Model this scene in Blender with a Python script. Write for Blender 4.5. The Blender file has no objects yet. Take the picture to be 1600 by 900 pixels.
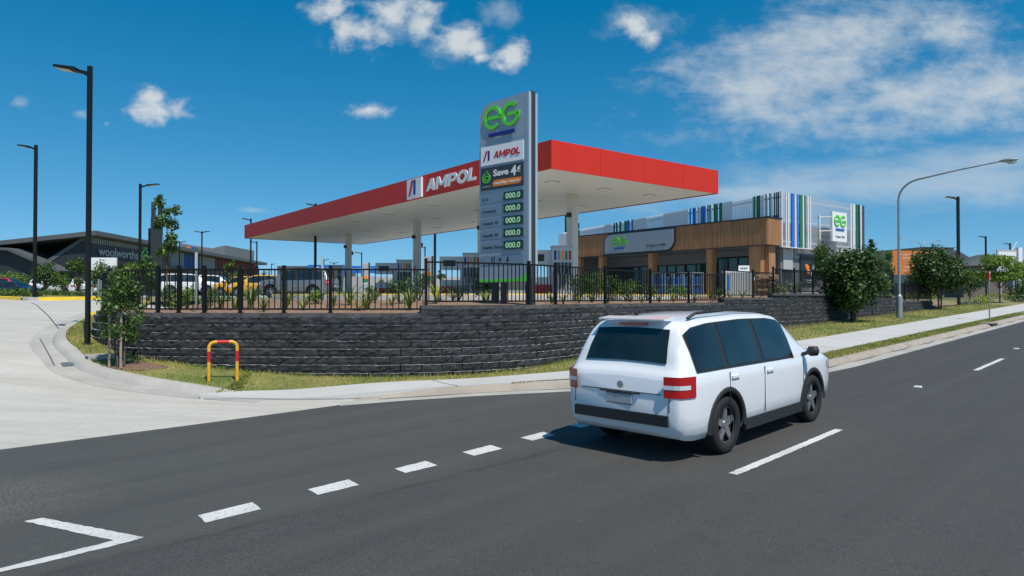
import bpy, bmesh, math, random
import numpy as np
from mathutils import Vector, Matrix
random.seed(7); rng = np.random.default_rng(11)
S2 = math.sqrt(.5); PI = math.pi
scene = bpy.context.scene
COL = scene.collection

# ------------------------------------------------------------------ camera, light, exposure
F_PX = 1067.0; EYE = 2.0
cam = bpy.data.cameras.new('camera'); cam.lens = 36 * F_PX / 1600; cam.sensor_width = 36
cam.clip_start = .1; cam.clip_end = 6000
camo = bpy.data.objects.new('camera', cam); COL.objects.link(camo)
camo.location = (0, 0, EYE); camo.rotation_euler = (math.radians(90 + .805), 0, 0)
scene.camera = camo
SUN = Vector((.54 * .53, -.84 * .53, .848)).normalized()
w = bpy.data.worlds.new('World'); scene.world = w; w.use_nodes = True
sd = bpy.data.lights.new('sun', 'SUN'); sd.energy = 4.6; sd.angle = math.radians(.55); sd.color = (1, .935, .84)
so = bpy.data.objects.new('sun', sd); COL.objects.link(so)
so.rotation_euler = SUN.to_track_quat('Z', 'Y').to_euler()
scene.view_settings.view_transform = 'Standard'; scene.view_settings.look = 'None'
scene.view_settings.exposure = 0; scene.view_settings.gamma = 1

def build_world():
    nt = w.node_tree; N = nt.nodes; L = nt.links; N.clear()
    def nd(t, **k):
        n = N.new(t)
        for a, b in k.items(): setattr(n, a, b)
        return n
    def math_(op, a, b=None, c=None):
        n = nd('ShaderNodeMath', operation=op)
        for i, x in enumerate((a, b, c)):
            if x is None: continue
            if isinstance(x, (int, float)): n.inputs[i].default_value = x
            else: L.new(x, n.inputs[i])
        return n.outputs[0]
    sky = nd('ShaderNodeTexSky', sky_type='NISHITA'); sky.sun_disc = False
    sky.sun_elevation = math.asin(SUN.z); sky.sun_rotation = math.atan2(SUN.x, SUN.y)
    sky.altitude = 100; sky.air_density = 1.0; sky.dust_density = .3; sky.ozone_density = 3.5
    tc = nd('ShaderNodeTexCoord'); sp = nd('ShaderNodeSeparateXYZ'); L.new(tc.outputs['Generated'], sp.inputs[0])
    zz = math_('ADD', math_('MULTIPLY', math_('MAXIMUM', sp.outputs[2], -.02), .95), .085)
    cv_ = nd('ShaderNodeCombineXYZ'); L.new(sp.outputs[0], cv_.inputs[0]); L.new(sp.outputs[1], cv_.inputs[1]); L.new(zz, cv_.inputs[2])
    nv = nd('ShaderNodeVectorMath', operation='NORMALIZE'); L.new(cv_.outputs[0], nv.inputs[0]); L.new(nv.outputs[0], sky.inputs[0])
    yy = math_('MAXIMUM', math_('ABSOLUTE', sp.outputs[1]), .05)
    X = math_('DIVIDE', sp.outputs[0], yy); Z = math_('DIVIDE', sp.outputs[2], yy)
    cb = nd('ShaderNodeCombineXYZ'); L.new(X, cb.inputs[0]); L.new(Z, cb.inputs[1])
    def noise(sx, sy, sc, det=7, rough=.6, rot=0, dist=0):
        mp = nd('ShaderNodeMapping'); L.new(cb.outputs[0], mp.inputs[0]); mp.inputs['Scale'].default_value = (sx, sy, 1); mp.inputs['Rotation'].default_value = (0, 0, rot)
        n = nd('ShaderNodeTexNoise'); L.new(mp.outputs[0], n.inputs['Vector']); n.inputs['Scale'].default_value = sc; n.inputs['Detail'].default_value = det
        n.inputs['Roughness'].default_value = rough; n.inputs['Distortion'].default_value = dist
        return n.outputs[0]
    def blob(px, py, rx, ry, rot=0):
        cx = (px - 800) / 1067; cz = (465 - py) / 1067
        dx = math_('SUBTRACT', X, cx); dz = math_('SUBTRACT', Z, cz)
        c, s = math.cos(rot), math.sin(rot)
        a = math_('ADD', math_('MULTIPLY', dx, c), math_('MULTIPLY', dz, s)); b = math_('SUBTRACT', math_('MULTIPLY', dz, c), math_('MULTIPLY', dx, s))
        a = math_('MULTIPLY', a, 1067 / rx); b = math_('MULTIPLY', b, 1067 / ry)
        return math_('SUBTRACT', 1, math_('SQRT', math_('ADD', math_('MULTIPLY', a, a), math_('MULTIPLY', b, b))))
    def union(l):
        r = l[0]
        for x in l[1:]: r = math_('MAXIMUM', r, x)
        return r
    def ramp(x, lo, hi, top):
        m = nd('ShaderNodeMapRange', interpolation_type='SMOOTHSTEP'); L.new(x, m.inputs[0]); m.inputs[1].default_value = lo; m.inputs[2].default_value = hi; m.inputs[4].default_value = top
        return m.outputs[0]
    puffs = union([blob(*b) for b in [(247, 172, 72, 36), (240, 152, 40, 26), (565, 45, 75, 52, -.2), (610, 20, 75, 45), (655, 32, 55, 48), (715, 58, 62, 42), (740, 72, 30, 26), (800, 85, 36, 46, -.5), (783, 103, 26, 18), (994, 42, 52, 30, -.5), (1020, 58, 24, 22), (578, 171, 50, 19), (510, 8, 50, 34), (750, 88, 20, 12)]])
    wisps = union([blob(*b) for b in [(28, 160, 30, 18), (125, 177, 22, 11), (165, 192, 14, 11), (780, 15, 60, 50), (720, 70, 110, 50), (395, 328, 50, 10), (620, 40, 190, 60), (1000, 30, 110, 60)]])
    n1 = noise(1, 1.25, 21, 9, .62, 0, .25); n2 = noise(1, 1.6, 7, 6, .6, 0, .3); n3 = noise(1, 3.0, 6.5, 8, .62, .3, .35); n4 = noise(1, 1.3, 26, 8, .65, .25, .1)
    p = math_('ADD', puffs, math_('ADD', math_('MULTIPLY', math_('SUBTRACT', n1, .5), 2.1), math_('MULTIPLY', math_('SUBTRACT', n2, .5), .5)))
    P = ramp(p, .12, 1.0, .90)
    wv = math_('ADD', wisps, math_('ADD', math_('MULTIPLY', math_('SUBTRACT', n1, .5), 1.6), math_('MULTIPLY', math_('SUBTRACT', n2, .5), 1.0)))
    Wp = ramp(wv, .3, 1.1, .32)
    cir = union([blob(*b) for b in [(1290, 90, 300, 120, .28), (1420, 150, 380, 85, .12), (1180, 140, 160, 80), (1560, 140, 220, 80), (1330, 55, 130, 75), (1480, 45, 90, 50)]])
    c = math_('ADD', cir, math_('ADD', math_('MULTIPLY', math_('SUBTRACT', n3, .5), 2.0), math_('MULTIPLY', math_('SUBTRACT', n4, .5), 1.2)))
    C = ramp(c, -.15, 1.35, .78)
    low = union([blob(*b) for b in [(1380, 290, 560, 55, .04), (1560, 245, 250, 40, .1), (1200, 300, 250, 28)]])
    c2 = math_('ADD', low, math_('MULTIPLY', math_('SUBTRACT', n3, .5), 1.7))
    C2 = ramp(c2, -.1, 1.1, .5)
    al = math_('MAXIMUM', P, math_('MAXIMUM', Wp, math_('MAXIMUM', C, C2)))
    front = math_('GREATER_THAN', sp.outputs[1], 0); al = math_('MULTIPLY', al, front)
    hs = nd('ShaderNodeHueSaturation'); hs.inputs['Hue'].default_value = .487; hs.inputs['Saturation'].default_value = 1.36; hs.inputs['Value'].default_value = 1.09
    L.new(sky.outputs[0], hs.inputs['Color'])
    mu = nd('ShaderNodeMixRGB', blend_type='MULTIPLY'); mu.inputs[0].default_value = 1; L.new(hs.outputs[0], mu.inputs[1]); mu.inputs[2].default_value = (1, .89, .91, 1)
    sb = nd('ShaderNodeMixRGB', blend_type='SUBTRACT'); sb.inputs[0].default_value = 1; L.new(mu.outputs[0], sb.inputs[1]); sb.inputs[2].default_value = (.20, 0, 0, 1); sb.use_clamp = False
    mx = nd('ShaderNodeMixRGB'); L.new(al, mx.inputs[0]); L.new(sb.outputs[0], mx.inputs[1])
    mx.inputs[2].default_value = (5.5, 5.85, 6.0, 1)
    bg = nd('ShaderNodeBackground'); L.new(mx.outputs[0], bg.inputs[0]); bg.inputs[1].default_value = .12
    out = nd('ShaderNodeOutputWorld'); L.new(bg.outputs[0], out.inputs[0])
build_world()

# ------------------------------------------------------------------ materials
def mat(name, col, rough=.6, var=0., scale=6., bump=0., bscale=None, metal=0., coat=0., spec=.5, col2=None, island=0., stretch=(1, 1, 1), det=5, trans=0.):
    m = bpy.data.materials.new(name); m.use_nodes = True; nt = m.node_tree; N = nt.nodes; L = nt.links
    b = N['Principled BSDF']; b.inputs['Roughness'].default_value = rough; b.inputs['Metallic'].default_value = metal
    b.inputs['Coat Weight'].default_value = coat; b.inputs['Specular IOR Level'].default_value = spec
    b.inputs['Coat Roughness'].default_value = .06
    c = (*col, 1)
    b.inputs['Base Color'].default_value = c
    if var or bump or col2:
        tc = N.new('ShaderNodeTexCoord'); mp = N.new('ShaderNodeMapping'); L.new(tc.outputs['Object'], mp.inputs[0]); mp.inputs['Scale'].default_value = stretch
        n = N.new('ShaderNodeTexNoise'); L.new(mp.outputs[0], n.inputs['Vector']); n.inputs['Scale'].default_value = scale; n.inputs['Detail'].default_value = det; n.inputs['Roughness'].default_value = .6
        r = N.new('ShaderNodeMapRange'); L.new(n.outputs[0], r.inputs[0]); r.inputs[1].default_value = .3; r.inputs[2].default_value = .7
        mx = N.new('ShaderNodeMixRGB'); L.new(r.outputs[0], mx.inputs[0])
        a2 = col2 if col2 else tuple(x * (1 + var) for x in col); a1 = col if col2 else tuple(x * (1 - var) for x in col)
        mx.inputs[1].default_value = (*a1, 1); mx.inputs[2].default_value = (*a2, 1)
        L.new(mx.outputs[0], b.inputs['Base Color'])
        if bump:
            n2 = N.new('ShaderNodeTexNoise'); L.new(mp.outputs[0], n2.inputs['Vector']); n2.inputs['Scale'].default_value = bscale or scale * 4; n2.inputs['Detail'].default_value = 4
            bp = N.new('ShaderNodeBump'); bp.inputs['Strength'].default_value = min(1, bump); bp.inputs['Distance'].default_value = .02
            L.new(n2.outputs[0], bp.inputs['Height']); L.new(bp.outputs[0], b.inputs['Normal'])
    if island:
        g = N.new('ShaderNodeNewGeometry'); hv = N.new('ShaderNodeHueSaturation'); r = N.new('ShaderNodeMapRange'); L.new(g.outputs['Random Per Island'], r.inputs[0])
        r.inputs[3].default_value = 1 - island; r.inputs[4].default_value = 1 + island; L.new(r.outputs[0], hv.inputs['Value'])
        src = b.inputs['Base Color'].links[0].from_socket if b.inputs['Base Color'].links else None
        if src: L.new(src, hv.inputs['Color'])
        else: hv.inputs['Color'].default_value = c
        L.new(hv.outputs[0], b.inputs['Base Color'])
    if trans:
        t = N.new('ShaderNodeBsdfTranslucent'); src = b.inputs['Base Color'].links[0].from_socket if b.inputs['Base Color'].links else None
        if src: L.new(src, t.inputs[0])
        else: t.inputs[0].default_value = c
        ms = N.new('ShaderNodeMixShader'); ms.inputs[0].default_value = trans
        L.new(b.outputs[0], ms.inputs[1]); L.new(t.outputs[0], ms.inputs[2]); L.new(ms.outputs[0], N['Material Output'].inputs[0])
    return m
def emat(name, col, st):
    m = bpy.data.materials.new(name); m.use_nodes = True; b = m.node_tree.nodes['Principled BSDF']
    b.inputs['Base Color'].default_value = (*col, 1); b.inputs['Emission Color'].default_value = (*col, 1); b.inputs['Emission Strength'].default_value = st; return m
M = {}
M['black'] = mat('black powder coat', (.005, .0055, .006), .5, .2, 3, spec=.3)
M['pole_black'] = mat('black pole paint', (.008, .009, .010), .5, .25, 2, spec=.3)
M['galv'] = mat('galvanised steel', (.33, .36, .36), .42, .15, 4, metal=.55, stretch=(1, 1, .3))
M['white'] = mat('white paint', (.78, .78, .77), .45, .04, 2)
M['road_white'] = mat('worn white road paint', (.60, .60, .58), .7, .10, 9, .3, 60)
M['yellow_kerb'] = mat('yellow kerb paint', (.78, .52, .02), .6, .12, 5)
M['red_fascia'] = mat('red aluminium panel', (.60, .030, .014), .5, .05, .4, spec=.3)
M['seam'] = mat('dark seam', (.06, .02, .02), .6)
M['red'] = mat('red paint', (.55, .012, .015), .45, .06, 3)
M['red_low'] = mat('dark red panel', (.34, .012, .012), .5, .1, 3)
M['navy'] = mat('navy blue', (.006, .018, .20), .45)
M['blue'] = mat('strong blue', (.012, .09, .48), .45)
M['green'] = mat('bright green', (.11, .62, .03), .35, coat=.3)
M['dgreen'] = mat('slat green', (.02, .17, .06), .5)
M['slat_blue'] = mat('slat blue', (.015, .16, .55), .45)
M['slat_dark'] = mat('slat dark', (.015, .03, .05), .5)
M['slat_white'] = mat('white slat', (.72, .74, .76), .45)
M['soffit'] = mat('white soffit', (.72, .72, .67), .5, .03, 1)
M['column'] = mat('column off white', (.62, .61, .57), .5, .05, 1.5)
M['sign_grey'] = mat('sign silver grey', (.30, .36, .42), .38, .03, 1.5, metal=.15)
M['sign_edge'] = mat('sign edge aluminium', (.50, .56, .60), .35, metal=.3)
M['sign_row'] = mat('sign slate blue row', (.17, .25, .33), .4)
M['sign_dark'] = mat('sign charcoal', (.035, .042, .05), .45)
M['charcoal'] = mat('charcoal text', (.02, .025, .03), .5)
M['orange'] = mat('orange', (.80, .22, .02), .45)
M['bill_orange'] = mat('orange billboard', (.55, .17, .035), .55, .05, 1)
M['price_green'] = mat('price panel dark green', (.008, .04, .022), .3)
M['digit'] = emat('pale green digit', (.42, .75, .42), .12)
M['grey_clad'] = mat('mid grey cladding', (.17, .18, .19), .55, .05, 1)
M['lgrey'] = mat('light grey panel', (.42, .44, .44), .5, .05, 1)
M['dark_clad'] = mat('dark charcoal cladding', (.022, .027, .032), .55, .15, 1)
M['roof_grey'] = mat('grey roof', (.09, .10, .105), .55, .1, .5)
M['tile'] = mat('grey tile roof', (.075, .08, .085), .7, .25, 8)
M['brickish'] = mat('brown brick house', (.17, .14, .115), .8, .2, 6)
M['render'] = mat('pale render', (.36, .36, .34), .8, .06, 2)
M['concrete'] = mat('driveway concrete', (.475, .465, .435), .85, .08, .35, .35, 50)
M['kerb'] = mat('kerb concrete', (.40, .385, .35), .85, .16, 1.2, .35, 60)
M['kerb_tan'] = mat('weathered kerb', (.34, .30, .25), .9, .2, 1.5, .4, 60)
M['path'] = mat('footpath concrete', (.50, .495, .475), .85, .07, .6, .35, 60)
M['dark_joint'] = mat('dark joint', (.07, .065, .06), .9)
M['steel_grate'] = mat('grate steel', (.20, .24, .25), .5, .2, 20, metal=.4)
M['pit_dark'] = mat('pit opening', (.02, .02, .02), .9)
M['block'] = mat('split face block', (.029, .033, .037), .85, .5, 7, .9, 45, island=.3)
M['block_cap'] = mat('capping block', (.075, .075, .075), .85, .35, 6, .8, 40, island=.25)
M['mulch'] = mat('tan mulch', (.27, .165, .105), .95, .45, 14, 1, 60)
M['bark'] = mat('bark', (.13, .10, .075), .9, .3, 10, .8, 40, stretch=(1, 1, .25))
M['stake'] = mat('timber stake', (.30, .25, .19), .9, .2, 8)
M['leaf_dark'] = mat('dark glossy leaf', (.048, .092, .018), .45, .35, 2.2, island=.65, trans=.25, spec=.35)
M['leaf_mid'] = mat('mid green leaf', (.065, .125, .018), .45, .3, 2.5, island=.5, trans=.25)
M['leaf_lime'] = mat('light green leaf', (.14, .24, .025), .5, .25, 2.5, island=.45, trans=.3)
M['leaf_yellow'] = mat('yellow green leaf', (.26, .30, .03), .55, .2, 3, island=.4, trans=.3)
M['leaf_grey'] = mat('grey green leaf', (.16, .20, .14), .6, .2, 3, island=.4, trans=.2)
M['blade'] = mat('grass blade', (.16, .24, .035), .6, island=.5, trans=.3, col2=(.44, .38, .12), scale=.7, var=.2)
M['strap'] = mat('strappy leaf', (.13, .19, .03), .42, .2, 4, island=.5, trans=.25)
M['grass'] = mat('lawn', (.115, .155, .03), .95, .3, .7, 1, 40, col2=(.33, .28, .10))
M['field'] = mat('dry field', (.16, .17, .06), .95, .3, .05, .5, 2, col2=(.28, .23, .11))
M['glass'] = mat('dark window glass', (.012, .018, .018), .03, spec=.9, var=.6, scale=1.3)
M['glass_teal'] = mat('teal window glass', (.02, .05, .055), .08, spec=.9)
M['tyre'] = mat('tyre rubber', (.012, .012, .013), .8, .2, 20)
M['rim'] = mat('alloy rim', (.42, .43, .45), .3, metal=.8)
M['plastic'] = mat('black plastic', (.018, .019, .02), .6)
M['lamp_red'] = mat('red lamp lens', (.42, .010, .012), .18, coat=.5)
M['lamp_clear'] = mat('clear lamp lens', (.62, .66, .70), .12, coat=.5)
M['lamp_lens'] = mat('street lamp lens', (.62, .60, .50), .25)
M['paint_white'] = mat('white car paint', (.76, .78, .80), .28, coat=.8)
M['paint_navy'] = mat('navy car paint', (.010, .022, .06), .28, coat=.8)
M['paint_red'] = mat('red car paint', (.42, .02, .02), .28, coat=.8)
M['paint_yellow'] = mat('yellow car paint', (.72, .38, .03), .28, coat=.8)
M['paint_silver'] = mat('silver car paint', (.30, .33, .36), .3, coat=.7, metal=.4)
M['paint_grey'] = mat('grey car paint', (.16, .18, .20), .3, coat=.7, metal=.3)
M['rock'] = mat('sandstone rock', (.36, .24, .15), .9, .3, 4, .9, 20, island=.4)
M['bottle_blue'] = mat('blue gas bottle crate', (.03, .10, .26), .45, .2, 5)
M['amp_white'] = mat('sign white', (.80, .81, .82), .4)
M['pump_grey'] = mat('pump grey', (.33, .34, .36), .45, .06, 2)
M['timber'] = None

def timber_mat():
    m = bpy.data.materials.new('timber batten cladding'); m.use_nodes = True; nt = m.node_tree; N = nt.nodes; L = nt.links; b = N['Principled BSDF']
    tc = N.new('ShaderNodeTexCoord'); mp = N.new('ShaderNodeMapping'); L.new(tc.outputs['Object'], mp.inputs[0]); mp.inputs['Scale'].default_value = (7.5, 7.5, .35)
    n = N.new('ShaderNodeTexNoise'); n.inputs['Scale'].default_value = 1.3; n.inputs['Detail'].default_value = 6; L.new(mp.outputs[0], n.inputs['Vector'])
    r = N.new('ShaderNodeValToRGB'); L.new(n.outputs[0], r.inputs[0]); r.color_ramp.elements[0].position = .3; r.color_ramp.elements[1].position = .72
    r.color_ramp.elements[0].color = (.27, .13, .055, 1); r.color_ramp.elements[1].color = (.46, .24, .11, 1)
    L.new(r.outputs[0], b.inputs['Base Color']); b.inputs['Roughness'].default_value = .6
    return m
M['timber'] = timber_mat()

def asphalt_mat():
    m = bpy.data.materials.new('asphalt'); m.use_nodes = True; nt = m.node_tree; N = nt.nodes; L = nt.links; b = N['Principled BSDF']
    b.inputs['Specular IOR Level'].default_value = .35
    tc = N.new('ShaderNodeTexCoord'); mp = N.new('ShaderNodeMapping'); L.new(tc.outputs['Object'], mp.inputs[0]); mp.inputs['Rotation'].default_value = (0, 0, -PI / 4)   # x = along the road, y = across it
    def noise(sc, st=(1, 1, 1), det=4, rough=.6):
        q = N.new('ShaderNodeMapping'); L.new(mp.outputs[0], q.inputs[0]); q.inputs['Scale'].default_value = st
        n = N.new('ShaderNodeTexNoise'); n.inputs['Scale'].default_value = sc; n.inputs['Detail'].default_value = det; n.inputs['Roughness'].default_value = rough; L.new(q.outputs[0], n.inputs['Vector']); return n.outputs[0]
    def mr(x, a, b_, c, d, smooth=False):
        r = N.new('ShaderNodeMapRange'); L.new(x, r.inputs[0])
        for i, v in zip((1, 2, 3, 4), (a, b_, c, d)): r.inputs[i].default_value = v
        if smooth: r.interpolation_type = 'SMOOTHSTEP'
        return r.outputs[0]
    def mix(f, a, c, mode='MIX'):
        x = N.new('ShaderNodeMixRGB'); x.blend_type = mode
        for s, v in zip((0, 1, 2), (f, a, c)):
            if isinstance(v, (float, int)): x.inputs[s].default_value = v
            elif isinstance(v, tuple): x.inputs[s].default_value = (*v, 1)
            else: L.new(v, x.inputs[s])
        return x.outputs[0]
    sp = N.new('ShaderNodeSeparateXYZ'); L.new(mp.outputs[0], sp.inputs[0])
    ad = N.new('ShaderNodeMath'); ad.operation = 'ADD'; L.new(sp.outputs[1], ad.inputs[0]); L.new(mr(noise(1.2), .3, .7, -.03, .03), ad.inputs[1])
    edge = mr(ad.outputs[0], 5.86, 5.93, 0, 1)                      # the older turning lane beyond the seam
    c = mix(edge, (.047, .046, .0435), (.064, .067, .062))
    c = mix(mr(noise(.16, (.35, 1.6, 1), 5), .35, .65, 0, .40), c, (.034, .034, .033))     # long wheel-path stains
    c = mix(mr(noise(.7, (1, 1, 1), 6, .7), .35, .75, 0, .40), c, (.076, .074, .069))
    c = mix(mr(noise(95, det=2), .40, .66, 0, .75), c, (.115, .112, .105))               # pale aggregate
    c = mix(mr(noise(140, det=2), .55, .7, 0, .7), c, (.022, .022, .022))
    gx = N.new('ShaderNodeVectorMath'); gx.operation = 'DISTANCE'; L.new(tc.outputs['Object'], gx.inputs[0]); gx.inputs[1].default_value = (-5.3, 6.6, 0)
    gm = N.new('ShaderNodeMath'); gm.operation = 'MULTIPLY'; L.new(mr(gx.outputs['Value'], .3, 1.7, 1, 0, True), gm.inputs[0]); L.new(mr(noise(38, det=3), .48, .56, 0, .8), gm.inputs[1])
    c = mix(gm.outputs[0], c, (.15, .14, .12))                      # loose gravel by the arrow
    c = mix(mr(noise(22, det=1), .74, .78, 0, .4), c, (.17, .165, .155))
    c = mix(mr(noise(2.3, (1, 1, 1), 8, .75), .56, .78, 0, .35), c, (.026, .026, .026))
    c = mix(mr(noise(.5, (.06, 2.6, 1), 4), .45, .75, 0, .32), c, (.030, .030, .029))      # tyre streaks along the lane
    c = mix(mr(noise(.7, (.08, 2.2, 1), 4), .52, .7, 0, .30), c, (.095, .094, .088))
    # tar seam
    a1 = mr(ad.outputs[0], 5.80, 5.87, 0, 1, True); a2 = mr(ad.outputs[0], 5.88, 5.96, 1, 0, True)
    mm = N.new('ShaderNodeMath'); mm.operation = 'MULTIPLY'; L.new(a1, mm.inputs[0]); L.new(a2, mm.inputs[1])
    mh = N.new('ShaderNodeMath'); mh.operation = 'MULTIPLY'; L.new(mm.outputs[0], mh.inputs[0]); L.new(mr(noise(.9), .4, .65, 0, .55), mh.inputs[1]); c = mix(mh.outputs[0], c, (.028, .028, .027))
    L.new(c, b.inputs['Base Color']); L.new(mr(noise(3, (.3, 1.5, 1)), .3, .7, .68, .9), b.inputs['Roughness'])
    bp = N.new('ShaderNodeBump'); bp.inputs['Strength'].default_value = .75; bp.inputs['Distance'].default_value = .006; L.new(noise(110, det=3), bp.inputs['Height']); L.new(bp.outputs[0], b.inputs['Normal'])
    return m
M['asphalt'] = asphalt_mat()
def worn_paint():
    m = bpy.data.materials.new('worn road paint'); m.use_nodes = True; nt = m.node_tree; N = nt.nodes; L = nt.links; b = N['Principled BSDF']; tc = N.new('ShaderNodeTexCoord'); prev = None
    for sc, lo, hi, f, col, st in ((30, .58, .68, .75, (.16, .16, .155), (1, 1, 1)), (120, .5, .62, .5, (.30, .30, .29), (1, 1, 1)), (2.0, .4, .75, .5, (.36, .355, .34), (1, 1, 1)), (9, .62, .72, .7, (.12, .12, .12), (2.5, .4, 1))):
        q = N.new('ShaderNodeMapping'); L.new(tc.outputs['Object'], q.inputs[0]); q.inputs['Scale'].default_value = st; q.inputs['Rotation'].default_value = (0, 0, .75)
        n = N.new('ShaderNodeTexNoise'); n.inputs['Scale'].default_value = sc; n.inputs['Detail'].default_value = 6; L.new(q.outputs[0], n.inputs['Vector'])
        r = N.new('ShaderNodeMapRange'); L.new(n.outputs[0], r.inputs[0]); r.inputs[1].default_value = lo; r.inputs[2].default_value = hi; r.inputs[4].default_value = f
        x = N.new('ShaderNodeMixRGB'); L.new(r.outputs[0], x.inputs[0]); x.inputs[2].default_value = (*col, 1)
        if prev: L.new(prev, x.inputs[1])
        else: x.inputs[1].default_value = (.66, .655, .63, 1)
        prev = x.outputs[0]
    L.new(prev, b.inputs['Base Color']); b.inputs['Roughness'].default_value = .75; return m
M['road_white'] = worn_paint()

def concrete_mat():
    m = bpy.data.materials.new('broomed driveway concrete'); m.use_nodes = True; nt = m.node_tree; N = nt.nodes; L = nt.links; b = N['Principled BSDF']
    tc = N.new('ShaderNodeTexCoord')
    def noise(sc, st=(1, 1, 1), det=5, rot=0):
        q = N.new('ShaderNodeMapping'); L.new(tc.outputs['Object'], q.inputs[0]); q.inputs['Scale'].default_value = st; q.inputs['Rotation'].default_value = (0, 0, rot)
        n = N.new('ShaderNodeTexNoise'); n.inputs['Scale'].default_value = sc; n.inputs['Detail'].default_value = det; n.inputs['Roughness'].default_value = .65; L.new(q.outputs[0], n.inputs['Vector']); return n.outputs[0]
    def ramp(x, lo, hi, c1, c2):
        r = N.new('ShaderNodeValToRGB'); L.new(x, r.inputs[0]); r.color_ramp.elements[0].position = lo; r.color_ramp.elements[1].position = hi
        r.color_ramp.elements[0].color = (*c1, 1); r.color_ramp.elements[1].color = (*c2, 1); return r.outputs[0]
    def mul(a, b_, f):
        x = N.new('ShaderNodeMixRGB'); x.blend_type = 'MULTIPLY'; x.inputs[0].default_value = f; L.new(a, x.inputs[1]); L.new(b_, x.inputs[2]); return x.outputs[0]
    c = ramp(noise(.35, (1, 1, 1)), .3, .7, (.45, .43, .385), (.53, .51, .46))
    c = mul(c, ramp(noise(1.0, (.25, 3, 1), 6, PI / 4), .3, .6, (.86, .85, .84), (1, 1, 1)), 1)
    c = mul(c, ramp(noise(9, det=8), .25, .5, (.86, .85, .83), (1, 1, 1)), .8)
    L.new(c, b.inputs['Base Color']); b.inputs['Roughness'].default_value = .85
    bp = N.new('ShaderNodeBump'); bp.inputs['Strength'].default_value = .3; bp.inputs['Distance'].default_value = .01; L.new(noise(60, (1, 1, 1)), bp.inputs['Height']); L.new(bp.outputs[0], b.inputs['Normal'])
    return m
M['drive'] = concrete_mat()

# ------------------------------------------------------------------ mesh helpers
class MB:
    def __init__(s, T=None): s.v = []; s.f = []; s.m = []; s.T = T or Matrix.Identity(4)
    def add(s, vs, fs, mi=0):
        o = len(s.v); s.v += [tuple(s.T @ Vector(p)) for p in vs]; s.f += [tuple(i + o for i in f) for f in fs]
        s.m += [mi] * len(fs) if isinstance(mi, int) else list(mi); return s
    def box(s, c, d, rz=0, mi=0, taper=1.0):
        x, y, z = d[0] / 2, d[1] / 2, d[2] / 2; R = Matrix.Rotation(rz, 3, 'Z'); c = Vector(c)
        vs = [c + R @ Vector((a * x * (taper if e > 0 else 1), b * y * (taper if e > 0 else 1), e * z)) for e in (-1, 1) for a, b in ((-1, -1), (1, -1), (1, 1), (-1, 1))]
        return s.add(vs, [(3, 2, 1, 0), (4, 5, 6, 7), (0, 1, 5, 4), (1, 2, 6, 5), (2, 3, 7, 6), (3, 0, 4, 7)], mi)
    def b2(s, lo, hi, mi=0):
        return s.box([(a + b) / 2 for a, b in zip(lo, hi)], [b - a for a, b in zip(lo, hi)], 0, mi)
    def tube(s, pts, r, n=10, mi=0, cap=True):
        pts = [Vector(p) for p in pts]; rs = r if isinstance(r, (list, tuple)) else [r] * len(pts); vs = []; fs = []
        prev = None
        for i, p in enumerate(pts):
            t = (pts[min(i + 1, len(pts) - 1)] - pts[max(i - 1, 0)]).normalized()
            if prev is None: a = t.orthogonal().normalized()
            else: a = (prev - t * prev.dot(t)).normalized()
            prev = a; b = t.cross(a)
            vs += [p + (a * math.cos(2 * PI * k / n) + b * math.sin(2 * PI * k / n)) * rs[i] for k in range(n)]
        for i in range(len(pts) - 1):
            for k in range(n): fs.append((i * n + k, i * n + (k + 1) % n, (i + 1) * n + (k + 1) % n, (i + 1) * n + k))
        if cap: fs += [tuple(range(n - 1, -1, -1)), tuple((len(pts) - 1) * n + k for k in range(n))]
        return s.add(vs, fs, mi)
    def prism(s, poly, a0, a1, plane='xz', mi=0):
        """closed polygon in a plane, extruded between a0 and a1 along the third axis"""
        def P(p, a): return {'xz': (p[0], a, p[1]), 'xy': (p[0], p[1], a), 'yz': (a, p[0], p[1])}[plane]
        n = len(poly); vs = [P(p, a0) for p in poly] + [P(p, a1) for p in poly]
        fs = [tuple(range(n - 1, -1, -1)), tuple(range(n, 2 * n))] + [(i, (i + 1) % n, n + (i + 1) % n, n + i) for i in range(n)]
        return s.add(vs, fs, mi)
    def grid(s, P, mi=0):
        """P[i][j] -> point"""
        n, k = len(P), len(P[0]); vs = [p for r in P for p in r]
        return s.add(vs, [(i * k + j, (i + 1) * k + j, (i + 1) * k + j + 1, i * k + j + 1) for i in range(n - 1) for j in range(k - 1)], mi)
    def build(s, name, mats, parent=None, smooth=False, loc=None, rz=0, ang=None):
        me = bpy.data.meshes.new(name); me.from_pydata(s.v, [], s.f)
        for x in (mats if isinstance(mats, (list, tuple)) else [mats]): me.materials.append(x)
        if any(s.m): me.polygons.foreach_set('material_index', s.m)
        bm = bmesh.new(); bm.from_mesh(me); bmesh.ops.recalc_face_normals(bm, faces=bm.faces); bm.to_mesh(me); bm.free()
        if smooth or ang:
            me.polygons.foreach_set('use_smooth', [True] * len(me.polygons))
            if ang: me.set_sharp_from_angle(angle=math.radians(ang))
        me.update()
        o = bpy.data.objects.new(name, me); COL.objects.link(o)
        if parent: o.parent = parent
        if loc is not None: o.location = loc
        if rz: o.rotation_euler = (0, 0, rz)
        return o
def tag(o, label, cat, group=None, kind=None):
    if label: o['label'] = label
    if cat: o['category'] = cat
    if group: o['group'] = group
    if kind: o['kind'] = kind
    return o
def struct(o): o['kind'] = 'structure'; return o
def thing(name, label, cat, loc=(0, 0, 0), rz=0, group=None):
    o = bpy.data.objects.new(name, None); COL.objects.link(o); o.location = loc; o.rotation_euler = (0, 0, rz); o.empty_display_size = .2
    return tag(o, label, cat, group)
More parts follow.
